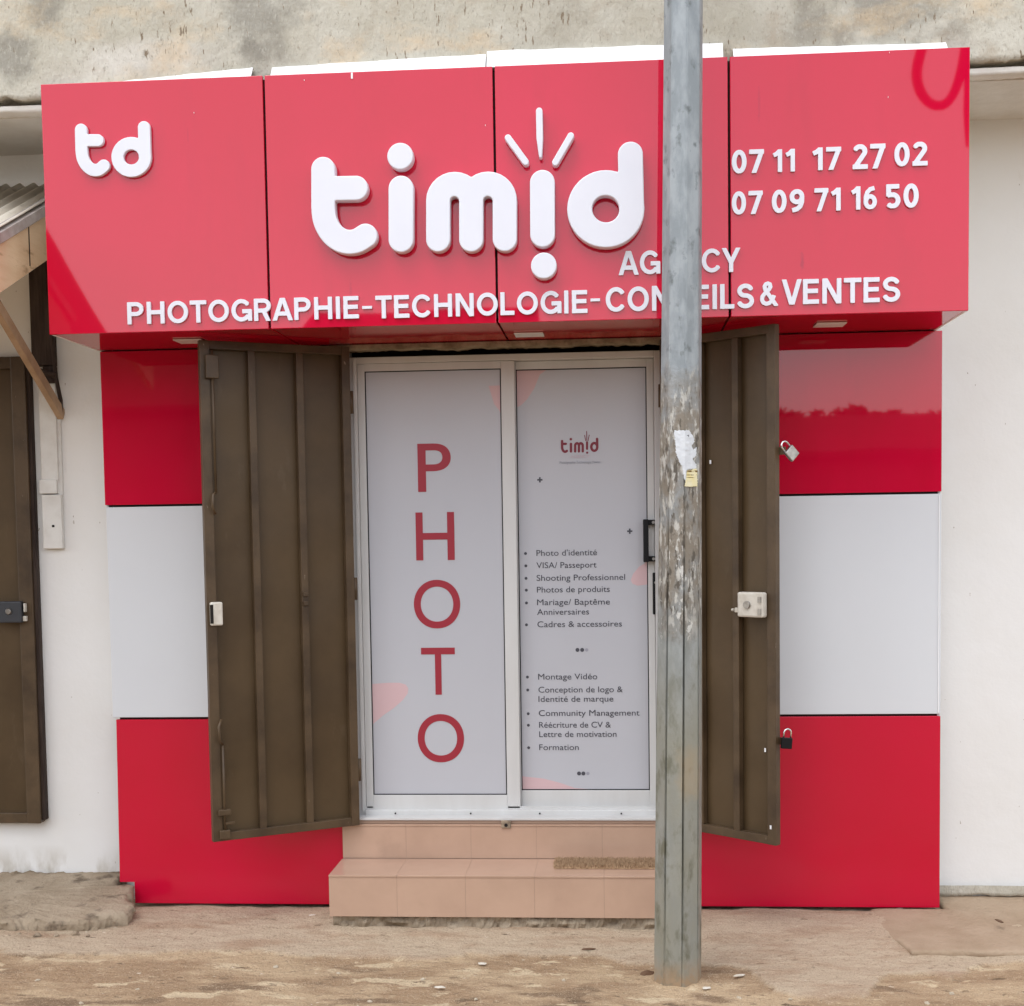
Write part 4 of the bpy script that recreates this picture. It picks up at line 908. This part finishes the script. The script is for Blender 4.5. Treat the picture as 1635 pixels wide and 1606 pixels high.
ct = thing('cable_trunking', (-2.645, .13, 1.68), 'white plastic cable trunking running down the plaster wall beside the brown steel door', 'cable trunking')
def slab_seg(nm, u0, u1, v0, v1, t):
    a = oY(u0, v0, WY - t); c = oY(u1, v0, WY - t); d = oY((u0 + u1) / 2, v1, WY - t)
    b = MB(); b.box(a[0], c[0], WY - t, WY - .001, d[2], a[2], .003); return b.build(nm, MT['pvc'], ct)
slab_seg('upper_trunk', 60, 87, 600, 768, .028); slab_seg('thin_trunk', 88, 96, 668, 790, .015)
k = slab_seg('coupler', 62, 90, 766, 788, .034); l2 = slab_seg('lower_trunk', 66, 97, 790, 876, .032)
p = oY(85, 840, WY - .0325); b = MB(); b.box(p[0] - .006, p[0] + .006, WY - .0335, WY - .0321, p[2] - .005, p[2] + .006); b.build('screw', MT['dark_gap'], l2)

# ------------------------------------------------------------------ litter and stones on the ground
def chip(name, x, y, sx, sy, sz, m, label, cat, group, rz, z=None):
    bm = bmesh.new(); bmesh.ops.create_icosphere(bm, subdivisions=2, radius=1)
    sd_ = random.uniform(0, 99)
    for v in bm.verts:
        k = 1 + .45 * noise.noise(v.co * 1.3 + Vector((sd_, 0, 0))); v.co = Vector((v.co.x * sx * k, v.co.y * sy * k, max(v.co.z, -.3) * sz * k))
    me = bpy.data.meshes.new(name); bm.to_mesh(me); bm.free(); me.materials.append(m)
    o = bpy.data.objects.new(name, me); col.objects.link(o); o.location = (x, y, (gz(x, y) if z is None else z) + sz * .25); o.rotation_euler = (0, 0, rz); return tag(o, label, cat, group)
rnd = random.Random(11)
for u, v, s_ in ((675, 1560, 1), (540, 1548, .8), (655, 1513, .7), (900, 1560, .7), (440, 1540, .8), (300, 1500, .6), (1262, 1590, .8), (1520, 1582, .9), (1310, 1545, .7), (1480, 1600, .8), (220, 1576, .8), (1180, 1588, .9), (60, 1560, .8), (130, 1598, .9), (760, 1592, .7), (1230, 1520, .6), (1270, 1519, .7), (590, 1594, .8)):
    p = oZ(u, v, 0); chip('stone_chip', p[0], p[1], rnd.uniform(.008, .016) * s_, rnd.uniform(.006, .012) * s_, rnd.uniform(.004, .007), MT['stone'], 'small pale stone chip lying on the sandy ground', 'stone', 'stone chips on the ground', rnd.uniform(0, 6))
for u, v, lab in ((770, 1536, 'curl of white litter on the sandy ground in front of the tiled steps'), (703, 1573, 'flat white scrap on the bare dirt below the tiled steps'), (1075, 1568, 'white mortar crumb at the foot of the steel pole, on its left'), (1180, 1556, 'broad flat white scrap lying just right of the steel pole foot'), (1128, 1573, 'whitish pebble on the dirt right of the steel pole foot'), (1436, 1456, 'white crumb under the right lower red panel'), (500, 1468, 'white crumb on the cement beside the left red panel')):
    p = oZ(u, v, .005); chip('litter_scrap', p[0], p[1], rnd.uniform(.016, .024), rnd.uniform(.009, .014), .004, MT['stone_white'], lab, 'litter', None, rnd.uniform(-.5, .5), z=gz(p[0], p[1]) + .008)
p = oZ(1033, 1549, 0); chip('dry_leaf', p[0], p[1], .03, .018, .014, MT['leafdry'], 'dark curled dry leaf lying beside the left of the steel pole foot', 'leaf', None, .2)
p = oZ(1595, 1472, .05); chip('twig', p[0], p[1], .008, .03, .006, MT['leafdry'], 'short brown twig lying on the pavement slab at the right', 'twig', None, .3, z=.052)
p = oZ(940, 1518, 0); chip('dry_leaf', p[0], p[1], .03, .010, .005, MT['leafdry'], 'flat brown leaf on the cement in front of the lower tiled step', 'leaf', None, .1, z=gz(p[0], p[1]) + .012)
for u, v, s_ in ((150, 1482, .024), (172, 1474, .020), (120, 1490, .018), (198, 1452, .020), (60, 1492, .017), (30, 1490, .013), (90, 1492, .012), (185, 1466, .013), (205, 1438, .014), (140, 1492, .010)):
    p = oZ(u, v, .02); chip('rubble_lump', p[0], p[1], s_, s_ * .8, s_ * .7, MT['old_conc'], 'broken concrete lump at the crumbling edge of the left pavement', 'rubble', 'rubble at the left pavement edge', rnd.uniform(0, 6), z=.012)

# ------------------------------------------------------------------ across the street (met only as reflections in the gloss panels)
def far_house(x0, x1, y0, y1, h, ridge, label):
    t = thing('house', ((x0 + x1) / 2, (y0 + y1) / 2, 0), label, 'house')
    b = MB(); b.box(x0, x1, y0, y1, -.1, h); b.build('wall', MT['far_wall'], t)
    b = MB(); ym = (y0 + y1) / 2; e = .4
    P = [(y1 + e, h - .1), (ym, ridge), (y0 - e, h - .1), (y0 - e, h - .02), (ym, ridge + .1), (y1 + e, h - .02)]
    A = [b.bm.verts.new((x0 - e, y, z)) for y, z in P]; B = [b.bm.verts.new((x1 + e, y, z)) for y, z in P]
    b.bm.faces.new(A); b.bm.faces.new(B[::-1])
    for k in range(6): b.bm.faces.new((A[k], B[k], B[(k + 1) % 6], A[(k + 1) % 6]))
    b.build('roof', MT['far_roof'], t)
    x = x0 + .8
    while x + 1 < x1: b = MB(); b.box(x, x + 1, y1 - .02, y1 + .04, 1.0, 2.1); b.build('window', MT['far_dark'], t); x += 2.2
    return t
far_house(-13, -1.2, -19, -14, 3.6, 4.74, 'long grey house with a rusty roof across the street, seen only in reflections')
far_house(-.2, 12, -19, -14.4, 2.8, 3.35, 'low grey house with a rusty roof across the street, seen only in reflections')
far_house(-5.6, -1.9, -25, -20, 4.9, 5.98, 'tall narrow house standing behind the long grey house, seen only in reflections')
far_house(13, 26, -19, -14.4, 3.4, 4.4, 'farther grey house with a rusty roof down the street, seen only in reflections')
gh = thing('gabled_house', (-12.3, -18, 0), 'tall dark house with a steep gable across the street, seen only in reflections', 'house')
b = MB(); k_ = lambda P: [(x * 1.257, -.1 if z < 0 else 1.74 + (z - 1.74) * 1.257) for x, z in P]
b.prismY(k_([(-12.2, -.1), (-7.5, -.1), (-7.5, 4.3), (-8.6, 6.4), (-9.8, 8.2), (-11.0, 6.4), (-12.2, 4.3)]), -20, -15.1); b.build('wall', MT['far_wall'], gh)
b = MB(); b.prismY(k_([(-7.2, 4.05), (-7.28, 4.3), (-8.38, 6.35), (-9.8, 8.5), (-11.25, 6.35), (-12.4, 4.3), (-12.45, 4.05), (-12.22, 4.32), (-11.02, 6.42), (-9.8, 8.22), (-8.58, 6.42), (-7.48, 4.32)]), -20.3, -14.9); b.build('roof', MT['far_roof'], gh)
b = MB(); b.box(-12.8, -11.8, -15.12, -15.06, 1, 2.1); b.build('window', MT['far_dark'], gh)
# added line and cable loop, shaped to put a dark curve into the sign's reflection
def mir(u, v): p = oY(u, v, 12.375); return (p[0], -13.5, p[2])
pl_ = thing('added_overhead_line', (0, -13.5, 0), 'added overhead line on two wooden posts, its cable loop shaped to reflect dark in the sign', 'reflection prop')
for x in (-15, 15): b = MB(); b.tube([(x, -13.5, -.1), (x, -13.5, 9.6)], [.13, .09], 10); b.build('post', MT['bark'], pl_)
b = MB(); b.tube([(x, -13.5, 9.4 - .5 * (1 - (x / 15) ** 2)) for x in range(-15, 16)], .02, 6); b.build('wire', MT['black'], pl_)
top = mir(1478, 60); tp2 = mir(1541, 60)
b = MB(); b.tube([(top[0] + .05, -13.5, 8.92)] + [mir(u, v) for u, v in spl([(1478, 60), (1468, 105), (1469, 135), (1480, 157), (1497, 166), (1514, 161), (1528, 140), (1537, 105), (1541, 60)])] + [(tp2[0], -13.5, 8.92)], .062, 8)
b.tube([(tp2[0] + .1, -13.5, 8.92), mir(1549, 60), mir(1549, 170), mir(1546, 232)], [.07, .07, .06, .02], 8); b.build('added_cable_loop', MT['black'], pl_)  # added hanging strand for the dark strip reflected at the sign's right end

bm = bmesh.new(); rnd = random.Random(8)
for i in range(16000):
    x = rnd.uniform(-1.5, 14); tp_ = 3.72 + .16 * fbm(x, 3, .9) + .12 * fbm(x, 6, 3.5); y = -20 + rnd.uniform(-.5, .5); z = rnd.uniform(1.6, tp_)
    a = Vector((rnd.gauss(0, 1), rnd.gauss(0, 1), rnd.gauss(0, 1))).normalized(); e = a.orthogonal().normalized(); L = rnd.uniform(.07, .15); c = Vector((x, y, z))
    bm.faces.new([bm.verts.new(c + a * L), bm.verts.new(c + e * L * .5), bm.verts.new(c - a * L), bm.verts.new(c - e * L * .5)])
me = bpy.data.meshes.new('hedge'); bm.to_mesh(me); bm.free()
hg = link('hedge', me, MT['leaf']); tag(hg, 'ragged green hedge behind the low house across the street, seen only in reflections', 'hedge', None, 'stuff')
